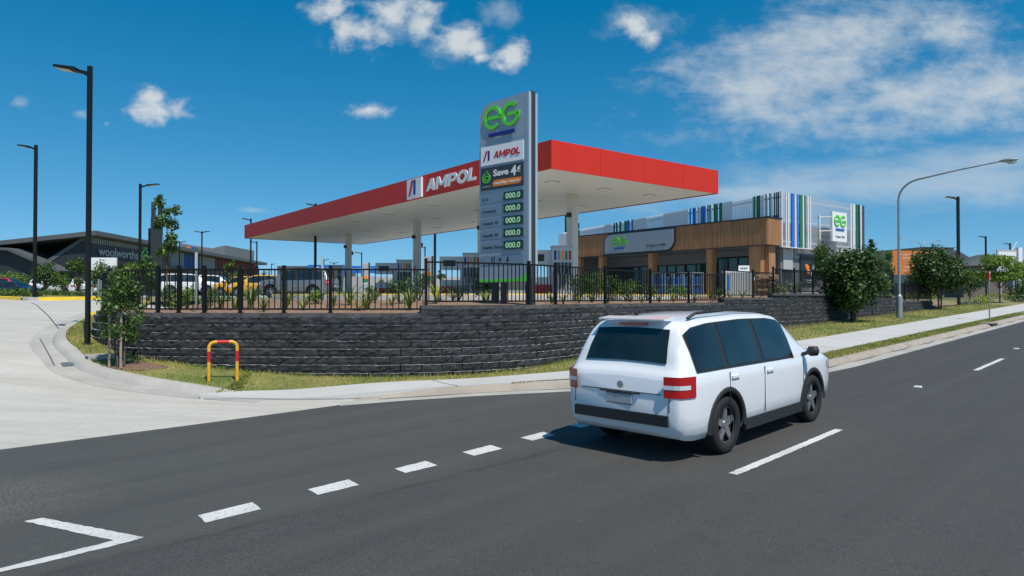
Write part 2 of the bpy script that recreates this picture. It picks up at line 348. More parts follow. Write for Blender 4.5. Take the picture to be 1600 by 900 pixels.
def copy_tree(o, loc, rz=None, label=None):
    def rec(a, par):
        c = a.copy(); COL.objects.link(c); c.parent = par
        for ch in list(kids[a.name]): rec(ch, c)
        return c
    kids = {}
    def collect(a):
        kids[a.name] = list(a.children)
        for x in a.children: collect(x)
    collect(o); c = rec(o, None); c.location = loc
    if rz is not None: c.rotation_euler = (0, 0, rz)
    if label: c['label'] = label
    return c
def arc(cx, cz, r, a0, a1, n=16): return [(cx + r * math.cos(math.radians(a0 + (a1 - a0) * i / n)), cz + r * math.sin(math.radians(a0 + (a1 - a0) * i / n))) for i in range(n + 1)]
def band(m, cx, cz, r0, r1, a0, a1, y0, y1, n=24, mi=0):
    """a thick ring segment in the local xz plane"""
    o = arc(cx, cz, r1, a0, a1, n); i = arc(cx, cz, r0, a0, a1, n)
    vs = []; fs = []
    for k in range(n + 1): vs += [(o[k][0], y0, o[k][1]), (i[k][0], y0, i[k][1]), (i[k][0], y1, i[k][1]), (o[k][0], y1, o[k][1])]
    for k in range(n):
        a, b = k * 4, k * 4 + 4
        for q in range(4): fs.append((a + q, a + (q + 1) % 4, b + (q + 1) % 4, b + q))
    fs += [(3, 2, 1, 0), (4 * n, 4 * n + 1, 4 * n + 2, 4 * n + 3)]
    m.add(vs, fs, mi)
def text(s, size, M4, material, parent, name='lettering', bold=0., shear=0., width=None, depth=.02, align='LEFT', spacing=1.0):
    """text lying in the local xz plane facing -y; size is the cap height"""
    cu = bpy.data.curves.new('t', 'FONT'); cu.body = s; cu.size = size / .70; cu.offset = bold * size; cu.extrude = depth / 2; cu.shear = shear; cu.align_x = align; cu.space_character = spacing; cu.resolution_u = 3
    o = bpy.data.objects.new('t', cu); COL.objects.link(o); bpy.context.view_layer.update()
    me = bpy.data.meshes.new_from_object(o.evaluated_get(bpy.context.evaluated_depsgraph_get())); bpy.data.objects.remove(o); bpy.data.curves.remove(cu)
    me.name = name; xs = [v.co.x for v in me.vertices]; k = 1
    if width: k = width / (max(xs) - min(xs))
    x0 = min(xs) if align == 'LEFT' else 0
    R = Matrix.Rotation(PI / 2, 4, 'X')
    for v in me.vertices: v.co = M4 @ (R @ Vector(((v.co.x - x0) * k, v.co.y, v.co.z)))
    me.materials.clear(); me.materials.append(material)
    ob = bpy.data.objects.new(name, me); COL.objects.link(ob); ob.parent = parent; return ob

# ------------------------------------------------------------------ the lie of the land (u runs along the road, v across it)
def UV(x, y): return (x + y) * S2, (y - x) * S2
def XY(u, v): return (u - v) * S2, (u + v) * S2
def sp(x): return math.log1p(math.exp(min(x, 40) / 1.5)) * 1.5 if x < 40 else x
ZD_V = [11.1, 13, 14.8, 15.7, 16.6, 17.9, 19.9, 24.9, 30, 36, 48, 70, 100, 160, 400]
ZD_Z = [0, .09, .22, .34, .46, .67, .93, 1.40, 1.72, 1.84, 1.98, 2.2, 2.75, 3.0, 3.2]
def zd(v): return float(np.interp(v, ZD_V, ZD_Z))
def ss(x, a, b): t = min(1, max(0, (x - a) / (b - a))); return t * t * (3 - 2 * t)
def zroad(u): return .023 * (sp(u - 6.5)) if u < 80 else .023 * 73.5 + .004 * (u - 80)
EU = [-200, 6.4, 7.8, 9, 10.5, 12.5, 14.2, 15.8, 18, 400]; EV = [11.12, 11.12, 10.6, 10.0, 9.06, 7.7, 6.7, 6.2, 6.02, 6.0]
def E(u): return float(np.interp(u, EU, EV))
def H(x, y):
    u, v = UV(x, y); right = ss(u, 9, 16)
    a = zroad(u) + zd(v) * (1 - right)
    b = zroad(u) + .03 * max(0, min(v, 13) - 6.6)
    return a * (1 - right) + b * right if right else a
def kerb_h(x, y):
    d = math.hypot(x + 4.6, y - 13.2); return .135 * (1 - .93 * math.exp(-(d / 1.6) ** 2))
def G(x, y): return H(x, y) + kerb_h(x, y)
def inside(u): return ss(u, 4, 12)
def PL(x, y):   # station forecourt level
    u, v = UV(x, y); k = inside(u); far = 2.0 + max(0, v - 40) * .012
    return min(zd(v), far) * (1 - k) + far * k

WALL = [(-12.6, 23.0), (-12.2, 21.6), (-11.72, 19.8), (-11.2, 18.5), (-10.5, 17.3), (-9.6, 16.3), (-8.5, 15.65), (-7.2, 15.4), (-5, 15.3), (-3, 15.28), (-1.95, 15.42), (-.75, 15.85), (.42, 16.65), (1.5, 17.85), (2.7, 19.4), (4.33, 21.2), (8, 24.87), (13.7, 30.55), (19.5, 36.35), (26, 42.85), (31.0, 47.85), (33.5, 50.35)]
def resample(pts, step):
    pts = [Vector(p) for p in pts]; out = [pts[0].copy()]; acc = 0
    # Catmull-Rom first
    dense = []
    for i in range(len(pts) - 1):
        p0, p1, p2, p3 = pts[max(i - 1, 0)], pts[i], pts[i + 1], pts[min(i + 2, len(pts) - 1)]
        for k in range(12):
            t = k / 12; dense.append(.5 * ((2 * p1) + (p2 - p0) * t + (2 * p0 - 5 * p1 + 4 * p2 - p3) * t * t + (3 * p1 - p0 - 3 * p2 + p3) * t ** 3))
    dense.append(pts[-1]); 
    for a, b in zip(dense, dense[1:]):
        L = (b - a).length
        if L == 0: continue
        while acc + L >= step:
            t = (step - acc) / L; a = a + (b - a) * t; L = (b - a).length; out.append(a.copy()); acc = 0
            if L == 0: break
        acc += L
    return out
def offset(pts, d):
    out = []
    for i, p in enumerate(pts):
        t = (pts[min(i + 1, len(pts) - 1)] - pts[max(i - 1, 0)]).normalized(); out.append(p + Vector((-t.y, t.x)) * d)
    return out

def build_ground():
    def axis(parts):
        r = []
        for a, b, st in parts:
            x = a
            while x < b - 1e-6: r.append(x); x += st
        return r + [parts[-1][1]]
    xs = axis([(-1500, -200, 260), (-200, -40, 16), (-40, 60, 1.25), (60, 200, 14), (200, 1600, 280)])
    ys = axis([(-400, -20, 60), (-20, 70, 1.25), (70, 200, 10), (200, 2600, 240)])
    m = MB()
    def z(x, y):
        u, v = UV(x, y); h = H(x, y)
        # stays low under the retained forecourt, whose own slab lies above
        t = ss(v, 12.2, 13.5) * ss(u, 8.5, 10) * (1 - ss(u, 47, 55)); h = h * (1 - t) + min(h, .5) * t
        if v > 30: far = 2.0 + (v - 30) * .008; k = ss(u, 50, 60); h = h * (1 - k) + min(h, far) * k
        return h - .06
    m.grid([[(x, y, z(x, y)) for y in ys] for x in xs])
    struct(m.build('ground', M['field'], smooth=True))
build_ground()

def ribbon(us, lo, hi, nv, zf, m):
    m.grid([[(*XY(u, lo(u) + (hi(u) - lo(u)) * j / nv), 0) for j in range(nv + 1)] for u in us])
    n = (nv + 1) * len(us)
    for k in range(len(m.v) - n, len(m.v)): x, y, _ = m.v[k]; m.v[k] = (x, y, zf(x, y))
def frange(a, b, s): n = max(1, round(abs(b - a) / s)); return [a + (b - a) * i / n for i in range(n + 1)]
m = MB(); ribbon(frange(-60, 5, 5) + frange(5.5, 20, .5) + frange(21, 130, 2), lambda u: -12, E, 6, lambda x, y: zroad(UV(x, y)[0]), m)
road = struct(m.build('road', M['asphalt'], smooth=True))
m = MB(); ribbon(frange(-60, -10, 5) + frange(-9, 9, .5), lambda u: 11.12, lambda u: 60, 120, lambda x, y: H(x, y) + .002, m)
driveway = struct(m.build('driveway', M['drive'], smooth=True))
# gutter + kerb along the road edge
edge = [Vector(XY(u, E(u))) for u in frange(6.6, 17, .4) + frange(18, 130, 1.5)]
def profile_sweep(m, line, prof, zf, mi=None):
    """prof: list of (outward offset, height); mi per strip"""
    cols = []
    for d, h in prof:
        cols.append([(p.x, p.y, zf(p.x, p.y) + (h if h < .02 else max(.012, h * kerb_h(p.x, p.y) / .135 * min(1, i / 5)))) for i, p in enumerate(offset(line, d))])
    m.grid([[c[i] for c in cols] for i in range(len(line))], 0)
    if mi: 
        k = len(prof) - 1; n = (len(line) - 1) * k
        m.m[-n:] = [mi[j % k] for j in range(n)]
def zr(x, y): return zroad(UV(x, y)[0])
m = MB(); profile_sweep(m, edge, [(0, .004), (.42, .012), (.47, .11), (.52, .135), (.66, .14), (.68, .06)], zr, [0, 1, 1, 1, 1]); struct(m.build('kerb', [M['kerb'], M['kerb_tan']], smooth=True, ang=40))
# kerb of the driveway return
D = [(-4.6, 13.32), (-5.2, 13.4), (-6.0, 13.55), (-7.0, 13.8), (-8.1, 14.15), (-8.97, 14.65), (-9.8, 15.5), (-10.6, 16.35), (-11.2, 17.2), (-11.8, 18.3), (-12.5, 20), (-13.2, 22), (-13.9, 24.5), (-14.2, 27)]
DK = resample(D, .3)
def drive_kerb(line, mats, mi, name, label=None):
    m = MB(); cols = []
    def hh(p, h): return H(p.x, p.y) + h
    for d, f in ((.75, .006), (.30, .008), (.24, .8), (.18, 1.0), (.02, 1.02), (0, .5)):
        row = []
        for p in offset(line, d):
            h = f if f < .1 else f * (kerb_h(p.x, p.y) + .01); row.append((p.x, p.y, hh(p, h)))
        cols.append(row)
    m.grid([[c[i] for c in cols] for i in range(len(line))]); k = 5; m.m = [mi[j % k] for j in range(len(m.m))]
    return struct(m.build(name, mats, smooth=True, ang=45))
cut = next(i for i, p in enumerate(DK) if p.y > 20.4)
drive_kerb(DK[:cut + 1], [M['kerb']], [0] * 5, 'kerb')
drive_kerb(DK[cut:], [M['kerb'], M['yellow_kerb']], [0, 1, 1, 1, 1], 'kerb')
# footpath
PLO = ([4.9, 5.5, 6.3, 7.0, 7.8, 9, 10.5, 12.5, 14.2, 15.8, 17, 400], [13.1, 12.7, 12.05, 11.55, 11.22, 10.66, 9.72, 8.34, 7.5, 7.3, 7.3, 7.3])
PHI = ([4.9, 5.5, 6.1, 7.5, 9.3, 11.9, 15, 18, 24, 400], [13.2, 13.3, 13.15, 12.45, 11.5, 10.25, 9.5, 9.25, 9.15, 9.05])
m = MB(); ribbon(frange(4.9, 20, .35) + frange(21, 130, 1.5), lambda u: float(np.interp(u, *PLO)), lambda u: float(np.interp(u, *PHI)), 4, lambda x, y: G(x, y) + .012, m)
for uu in (frange(4.9, 20, .35),):
    m.grid([[(*XY(u, float(np.interp(u, *PLO))), G(*XY(u, float(np.interp(u, *PLO)))) + .012), (*XY(u, float(np.interp(u, *PLO)) - .004), H(*XY(u, float(np.interp(u, *PLO)))) - .03)] for u in uu])
footpath = struct(m.build('footpath', M['path'], smooth=True))
def strip(a, b, wd, zf, name, material, parent, n=8, off=.008):
    m = MB(); a, b = Vector(a), Vector(b); t = (b - a).normalized(); nn = Vector((-t.y, t.x)) * wd / 2
    m.grid([[(*(a + (b - a) * i / n + nn * s), zf(*(a + (b - a) * i / n)) + off) for s in (-1, 1)] for i in range(n + 1)])
    return m.build(name, material, parent)
for u in [9.15] + [12.2 + 3 * i for i in range(18)]:
    a = XY(u - .12, float(np.interp(u, *PLO)) + .02); b = XY(u, float(np.interp(u, *PHI)) - .02)
    strip(a, b, .022, lambda x, y: G(x, y) + .012, 'joint', M['dark_joint'], footpath, 6, .004)
# grass verges
def loft(A, B, n, zf, name, material):
    m = MB(); m.grid([[(*(a + (b - a) * j / n), 0) for j in range(n + 1)] for a, b in zip(A, B)])
    m.v = [(x, y, zf(x, y)) for x, y, _ in m.v]; return m.build(name, material, smooth=True)
pin = [Vector(XY(u, float(np.interp(u, *PHI)))) for u in frange(60, 5.0, 1)]
inner = resample([tuple(p) for p in pin] + [tuple(p) for p in DK[2:]], .5)
WL = resample(WALL, .5)
def par(pts, n):
    L = [0]
    for a, b in zip(pts, pts[1:]): L.append(L[-1] + (b - a).length)
    return L
# pair the two edges by nearest station of the wall
wl_r = WL[::-1]
def near(p, pts): return min(range(len(pts)), key=lambda i: (pts[i] - p).length_squared)
B = [wl_r[0]] ; last = 0
for p in inner[1:]:
    i = max(last, near(p, wl_r)); last = i; B.append(wl_r[i])
verge = struct(loft(inner, [b + (b - a).normalized() * .35 if (b - a).length > .01 else b for a, b in zip(inner, B)], 8, lambda x, y: G(x, y), 'verge', M['grass']))
us = frange(14.6, 120, 1)
m = MB(); ribbon(us, lambda u: E(u) + .67, lambda u: max(E(u) + .7, float(np.interp(u, *PLO))), 2, lambda x, y: G(x, y) - .005, m); struct(m.build('verge', M['grass'], smooth=True))
m = MB(); ribbon(frange(10.0, 12.4, .3), lambda u: E(u) + .655, lambda u: E(u) + .655 + .09 * math.sin(PI * (u - 10) / 2.4), 1, lambda x, y: G(x, y) + .022, m); struct(m.build('verge', M['grass'], smooth=True))
# forecourt slab, garden bed and its kerb
KL = [(-9.5, 27), (-7.5, 24.5), (-5, 22.9), (-2, 22.1), (0, 22.4), (2, 24.0), (8, 30), (15, 37), (24, 46), (30, 52)]
KR = resample(KL, .6)
def wall_top(x, y):
    u = UV(x, y)[0]; p = x
    if x < -1.95: return 1.65
    if x < 7.7: return 1.825
    if x < 10.6: return 2.0
    if x < 21.2: return 2.175
    if x < 27: return 1.825
    return 1.475
kb = []; last = 0; K2 = KR
for p in K2: i = near(p, WL); kb.append(WL[i])
WLi = offset(WL, .28); i0 = 0
A = [WLi[i] for i in range(len(WLi))]; Bk = [K2[near(p, K2)] for p in A]
m = MB(); n = 8; rows = []
for a, b in zip(A, Bk):
    za = wall_top(a.x, a.y) - .05; r = []
    for j in range(n + 1):
        t = j / n; p = a + (b - a) * t; z = za + (max(za, min(2.0, PL(b.x, b.y))) - .09 - za) * ss(t, 0, .8) + .04 * math.sin(p.x * 2.1) * math.sin(p.y * 1.7) * math.sin(PI * t); r.append((p.x, p.y, z))
    rows.append(r)
m.grid(rows); bed = struct(m.build('garden_bed', M['mulch'], smooth=True))
m = MB(); cols = []
for d, h, in ((-.02, -.22), (0, .10), (.02, .13), (.16, .13), (.18, .0)):
    cols.append([(p.x, p.y, max(PL(p.x, p.y), 1.9) + h) for p in offset(K2, d)])
m.grid([[c[i] for c in cols] for i in range(len(K2))]); m.m = [0 if j % 4 == 0 else 1 for j in range(len(m.m))]
struct(m.build('kerb', [M['kerb'], M['yellow_kerb']], ang=40))
m = MB(); rows = []
for p in K2:
    q = p + Vector((-.35, 1)).normalized() * 60; rows.append([(*(p + (q - p) * j / 20), 0) for j in range(21)])
m.grid(rows); m.v = [(x, y, PL(x, y)) for x, y, _ in m.v]; struct(m.build('forecourt', M['drive'], smooth=True))

soil = []
us_ = frange(13.5, 46, .5)
m = MB(); ribbon(us_, lambda u: 11.45 + .12 * math.sin(u * 1.3) + .08 * math.sin(u * 3.7), lambda u: 11.95, 2, lambda x, y: G(x, y) + .016, m); struct(m.build('soil_strip', mat('bare soil', (.20, .13, .085), .95, .45, 9, 1, 50)))
m = MB(); ribbon(frange(7.5, 60, .4), lambda u: E(u) + .36 + .05 * math.sin(u * 2.1), lambda u: E(u) + .43, 1, lambda x, y: zr(x, y) + .014, m); struct(m.build('gutter_silt', mat('gutter silt', (.16, .14, .11), .95, .4, 12, .5, 50)))

# ------------------------------------------------------------------ painted markings
def ground_px(px, py, z=0): d = (EYE - z) * F_PX / (py - 465); return ((px - 800) / F_PX * d, d)
def marking(poly, name='lane_marking', off=.006):
    q = []
    for a, b in zip(poly, list(poly[1:]) + [poly[0]]):
        a, b = Vector(a), Vector(b); n = max(1, int((b - a).length / .045)); e = (b - a).normalized(); nn = Vector((-e.y, e.x))
        for k in range(n): p = a + (b - a) * k / n + nn * random.gauss(0, .0035) * (1 if k else .3); q.append((p.x, p.y))
    poly = q
    m = MB(); m.add([(x, y, zr(x, y) + off) for x, y in poly], [tuple(range(len(poly)))]); return m.build(name, M['road_white'], road)
dd = Vector((.668, .744)); dn = Vector((.744, -.668))
for i in range(9):
    c = Vector((-2.614, 6.38)) + dd * 1.117 * i; h = .25 - .012 * (i % 3)
    marking([c + dd * -h + dn * -.125, c + dd * h + dn * -.135 + dd * .03, c + dd * (h - .02) + dn * .135, c + dd * -(h + .04) + dn * .125])
marking([(-4.35, 6.12), (-4.25, 6.21), (-3.06, 5.71), (-3.13, 5.60), (-3.55, 5.14), (-3.81, 4.92), (-4.3, 4.4), (-4.36, 4.5), (-3.79, 5.04), (-3.27, 5.635)], 'lane_arrow')
la = Vector((2.46, 7.63)); ld = Vector(XY(1, 0)); ln = Vector(XY(0, 1))
for k in range(-1, 8):
    a = la + ld * 11.9 * k; marking([a - ln * .055, a + ld * 3.2 - ln * .055, a + ld * 3.2 + ln * .055, a + ln * .055])
for i, (px, py, d) in enumerate([(1433, 620.5, 0), (1587, 551, .32), (867, 825, 0)][:2]):
    x, y = ground_px(px, py, d); m = MB(); m.box((0, 0, .012), (.10, .14, .024), PI / 4, 0, .75)
    o = m.build('road_marker', M['white'], loc=(x, y, zr(x, y))); tag(o, ['small white raised lane marker beyond the long lane dash', 'small white raised lane marker near the short far lane dash'][i], 'road marker', 'raised lane markers')
x, y = ground_px(867, 825); m = MB(); m.tube([(0, 0, 0), (0, 0, .004)], .07, 14); tag(m.build('valve_cover', M['pit_dark'], loc=(x, y, .003)), 'small dark round cover set in the bare asphalt', 'cover')
strip((-19.0, 27.0), (-12.4, 18.7), .03, H, 'joint', M['dark_joint'], driveway, 16, .008)
strip((-11.75, 17.0), (-9.7, 14.5), .022, H, 'joint', M['dark_joint'], driveway, 16, .010)
for k in range(9):
    u0, u1 = 4.95 + k * .5, 5.47 + k * .5; strip(XY(u0, float(np.interp(u0, *PLO)) - .012), XY(u1, float(np.interp(u1, *PLO)) - .012), .022, H, 'joint', M['dark_joint'], driveway, 3, .012)
# patch of loose blue-grey set-out paint beside the arrow
m = MB(); m.add([(*ground_px(a, b), .004) for a, b in ((246, 831), (256, 826), (270, 826), (272, 831), (262, 834))], [(0, 1, 2, 3, 4)]); m.build('paint_scuff', mat('blue scuff', (.16, .24, .28), .8, .5, 14), road)
# storm drain on the driveway kerb
t = thing('storm_drain', 'open kerb inlet with concrete lid and steel grate', 'storm drain', (-9.42, 15.05, H(-9.42, 15.05) - .03), math.radians(-47))
m = MB(); m.b2((-.42, .0, .05), (.42, .55, .19)); m.build('lid', M['kerb'], t)
m = MB(); m.b2((-.36, -.03, .0), (.36, -.001, .15)); m.build('opening', M['pit_dark'], t)
m = MB()
for k in range(9): m.b2((-.34 + k * .075, -.42, .03), (-.30 + k * .075, -.08, .05))
m.b2((-.36, -.45, .0), (.34, -.05, .034)); m.build('grate', M['steel_grate'], t)
x, y = XY(37.2, 6.52); t = thing('storm_drain', 'dark kerb inlet below the red bus stop post', 'storm drain', (x, y, zr(x, y)), PI / 4)
m = MB(); m.b2((-.6, -.13, .0), (.6, -.08, .12)); m.build('opening', M['pit_dark'], t); m = MB(); m.b2((-.8, -.09, .125), (.8, .35, .165)); m.build('lid', M['kerb_tan'], t)

# ------------------------------------------------------------------ retaining wall of split-face blocks
def build_wall():
    t = thing('retaining_wall', 'dark split-face block retaining wall curving round the service station corner', 'retaining wall', (-3, 15.3, 0))
    T = Matrix.Translation((3, -15.3, 0)); line = resample(WALL, .056); H0 = .175
    L = len(line)
    m = MB(T); cap = MB(T)
    def norm(i): a, b = line[max(0, i - 3)], line[min(L - 1, i + 3)]; tt = (b - a).normalized(); return Vector((tt.y, -tt.x)), tt
    step = 8
    z_of = {}
    for c in range(-4, 14):
        off = 4 if c % 2 else 0
        i = off
        while i + step < L:
            a, b = line[i], line[i + step]; mid = line[i + step // 2]; top = wall_top(mid.x, mid.y)
            zt = 1.65 - .085; tc = top - .08
            za = zt - H0 * (c + 1); zb = zt - H0 * c
            if zb < tc + .01:
                if zb > G(mid.x, mid.y) - .12:
                    nrm, tt = norm(i + step // 2); setb = .030 * (c + 3) - .06; gp = .005
                    far = mid.y > 27; nx, nz = (2, 2) if far else (5, 3)
                    P = []
                    wave = [random.gauss(0, .010) for _ in range(nx + 1)]; push = random.gauss(0, .007)
                    for q in range(nx + 1):
                        row = []
                        s = q / nx; base = a + (b - a) * s + tt * (.0015 if q == 0 else -.0015 if q == nx else 0)
                        for r in range(nz + 1):
                            zz = za + gp + (zb - za - 2 * gp) * r / nz
                            ed = (0 < q < nx) and (0 < r < nz)
                            o = setb + push + (.014 + random.gauss(0, .008) + wave[q] * .8 if ed else random.gauss(0, .004)) + (.016 + random.gauss(0, .008) if r == nz else -.012 if r == 0 else 0)
                            p = base + nrm * o; row.append((p.x, p.y, zz + random.gauss(0, .004)))
                        P.append(row)
                    # face grid plus top ledge and sides running back
                    m.grid(P)
                    back = []
                    for q in (0, nx): pass
                    top_edge = [P[q][nz] for q in range(nx + 1)]; bk = [(a + (b - a) * (q / nx) - nrm * .22) for q in range(nx + 1)]
                    m.grid([[top_edge[q], (bk[q].x, bk[q].y, zb - gp)] for q in range(nx + 1)], 2)
                    bot = [P[q][0] for q in range(nx + 1)]; m.grid([[bot[q], (bk[q].x, bk[q].y, za + gp)] for q in range(nx + 1)])
                    for q in (0, nx): m.grid([[P[q][r], (bk[q].x, bk[q].y, P[q][r][2])] for r in range(nz + 1)])
            i += step
    # backing so no light leaks between blocks
    for i in range(0, L - 8, 8):
        a, b = line[i], line[i + 8]; nrm, tt = norm(i + 4); top = wall_top(*line[i + 4]) - .09; p = [a - nrm * .10, b - nrm * .10, b - nrm * .25, a - nrm * .25]
        m.add([(q.x, q.y, z) for z in (-.3, top) for q in p], [(0, 1, 5, 4), (1, 2, 6, 5), (2, 3, 7, 6), (3, 0, 4, 7), (4, 5, 6, 7)], 0)
        kk = round((1.565 - top) / H0); fo = .030 * (kk + 3) - .06 - .012; p = [a + nrm * fo, b + nrm * fo, b - nrm * .2, a - nrm * .2]
        m.add([(q.x, q.y, z) for z in (top - .17, top + .005) for q in p], [(0, 1, 5, 4), (1, 2, 6, 5), (2, 3, 7, 6), (3, 0, 4, 7), (4, 5, 6, 7)], 0)
    for i in range(0, L - 8, 8):
        a, b = line[i], line[i + 8]; nrm, tt = norm(i + 4); top = wall_top(*line[i + 4]); g = tt * .004; j = random.gauss(0, .004)
        p = [a + g + nrm * (.0 + j), b - g + nrm * (.0 + j), b - g - nrm * .27, a + g - nrm * .27]
        cap.add([(q.x, q.y, z + j * .5) for z in (top - .088, top) for q in p], [(3, 2, 1, 0), (0, 1, 5, 4), (1, 2, 6, 5), (2, 3, 7, 6), (3, 0, 4, 7), (4, 5, 6, 7)])
    m.build('block_courses', [M['block'], M['pit_dark'], mat('highlit chipped block ledge', (.13, .13, .13), .9, .6, 9, col2=(.60, .60, .58))], t); cap.build('capping', M['block_cap'], t)  # paler ledge tops: sun highlight put into the colour, along with chipped edges
build_wall()

# ------------------------------------------------------------------ fence on the wall
def build_fence():
    FL = offset(resample(WALL, .02), .12)
    posts_x = [-12.4, -11.45, -9.85, -8.12, -7.6, -6.98, -6.14, -5.15, -4.10, -1.95, .42, 1.12, 2.66, 4.33, 5.95, 7.70, 9.30, 10.55, 12.0, 13.4, 15.4, 17.4, 19.3, 21.2, 23.0, 25.0, 27.0]
    idx = [min(range(len(FL)), key=lambda i: abs(FL[i].x - x) + (0 if x < -9 or FL[i].y < 60 else 0)) for x in posts_x]
    for k, x in enumerate(posts_x):
        if x < -11: idx[k] = min(range(len(FL)), key=lambda i: abs(FL[i].x - (x)) )
    t = thing('picket_fence', 'black steel picket fence stepping along the top of the block wall', 'fence', (-3, 15.4, 1.6)); T = Matrix.Translation((3, -15.4, -1.6))
    for k, i in enumerate(idx):
        p = FL[i]; q = FL[idx[k - 1]] if k else p; zt = max(wall_top(p.x - .1, p.y), wall_top(p.x + .1, p.y)); zb = min(wall_top(p.x - .1, p.y), wall_top(p.x + .1, p.y))
        a = FL[min(i + 10, len(FL) - 1)] - FL[max(i - 10, 0)]; rz = math.atan2(a.y, a.x); m = MB(T)
        m.box((p.x, p.y, (zb + zt + 1.06) / 2), (.065, .065, zt + 1.06 - zb), rz); m.box((p.x, p.y, zt + 1.07), (.08, .08, .02), rz, 0, .7); m.box((p.x, p.y, zb + .006), (.12, .12, .012), rz); m.build('post', M['black'], t)
    for a, b in zip(idx, idx[1:]):
        if b <= a: continue
        mid = FL[(a + b) // 2]; z0 = wall_top(mid.x, mid.y); m = MB(T); seg = FL[a:b + 1:max(1, (b - a) // 4)]
        if seg[-1] != FL[b]: seg[-1] = FL[b]
        for c, d in zip(seg, seg[1:]):
            e = d - c; rz = math.atan2(e.y, e.x); n = max(1, round(e.length / .125))
            for z in (z0 + .09, z0 + .985): m.box((*(c + e / 2), z), (e.length + .01, .038, .038), rz)
            for j in range(n): pp = c + e * (j + .5) / n; m.box((*pp, z0 + .5375), (.02, .02, .86), rz)
        m.build('fence_panel', M['black'], t)
build_fence()

# ------------------------------------------------------------------ logos
def eg_logo(m, cx, cz, R, y0, y1, mi=0, bmi=1, bar=True):
    """the two joined round letters and the bar under them: cx centre, R letter radius"""
    ex, gx = cx - R * 1.02, cx + R * 1.02; w_ = R * .30
    band(m, ex, cz, R - w_, R, 0, 315, y0, y1, 34, mi); m.b2((ex - R * .50, y0, cz - w_ * .5), (ex + R * .985, y1, cz + w_ * .5), mi)
    band(m, gx, cz, R - w_, R, 48, 360, y0, y1, 34, mi); m.b2((gx - R * .28, y0, cz - w_ * .5), (gx + R * .995, y1, cz + w_ * .5), mi)
    if bar: m.b2((cx - R * 1.45, y0, cz - R * 1.62), (cx + R * 1.45, (y0 + y1) / 2 if y1 > y0 else y1, cz - R * 1.32), bmi)
def slash_logo(m, x0, z0, h, y0, y1, mr=0, mb=1):
    wd = h * .24; m.prism([(x0, z0), (x0 + wd * .9, z0), (x0 + h * .62, z0 + h), (x0 + h * .62 - wd, z0 + h)], y0, y1, 'xz', mr)
    m.prism([(x0 + h * .66, z0 + h * .04), (x0 + h * .66 + wd, z0 + h * .04), (x0 + h * .66 + wd, z0 + h), (x0 + h * .66, z0 + h)], y0, y1, 'xz', mb)

def brand_word(T, x0, z0, h, width, depth, material, parent, name, shear=.22):
    """heavy slanted capitals A M P O L cut from plates; front faces sit a hair apart"""
    m = MB(); k = [0]
    def pr(poly): k[0] += 1; m.prism(poly, -depth - .0006 * k[0], 0, 'xz')
    def ring(cx, cz, rx, rz, w_, a0, a1):
        k[0] += 1; n0 = len(m.v); band(m, 0, 0, 1 - w_ / rx, 1, a0, a1, -depth - .0006 * k[0], 0, 26)
        for i in range(n0, len(m.v)):
            x, y, z = m.v[i]; r = math.hypot(x, z); sz = rz if r > .999 else (rz - w_ * .88) / (1 - w_ / rx); m.v[i] = (cx + x * rx, y, cz + z * sz)
    x = 0.0; w_ = .27
    pr([(x, 0), (x + .27, 0), (x + .62, 1), (x + .34, 1)]); pr([(x + .68, 0), (x + .97, 0), (x + .67, 1), (x + .36, 1)]); pr([(x + .22, .18), (x + .78, .18), (x + .74, .37), (x + .27, .37)]); x += 1.03
    pr([(x, 0), (x + w_, 0), (x + w_, 1), (x, 1)]); pr([(x + .95, 0), (x + .95 + w_, 0), (x + .95 + w_, 1), (x + .95, 1)]); pr([(x + .02, 1), (x + .30, 1), (x + .70, .22), (x + .50, .22)]); pr([(x + .92, 1), (x + 1.20, 1), (x + .72, .22), (x + .52, .22)]); x += 1.32
    pr([(x, 0), (x + w_, 0), (x + w_, 1), (x, 1)]); pr([(x + .1, .80), (x + .52, .80), (x + .52, 1), (x + .1, 1)]); pr([(x + .1, .32), (x + .52, .32), (x + .52, .52), (x + .1, .52)]); ring(x + .50, .66, .36, .34, .25, -90, 90); x += .93
    ring(x + .52, .5, .53, .52, .28, 0, 360); x += 1.12
    pr([(x, 0), (x + w_, 0), (x + w_, 1), (x, 1)]); pr([(x + .1, 0), (x + .76, 0), (x + .76, .24), (x + .1, .24)]); x += .76
    sx = (width - shear * h) / x; m.v = [tuple(T @ Vector((x0 + a * sx + shear * h * c, b, z0 + c * h))) for a, b, c in m.v]
    return m.build(name, material, parent)

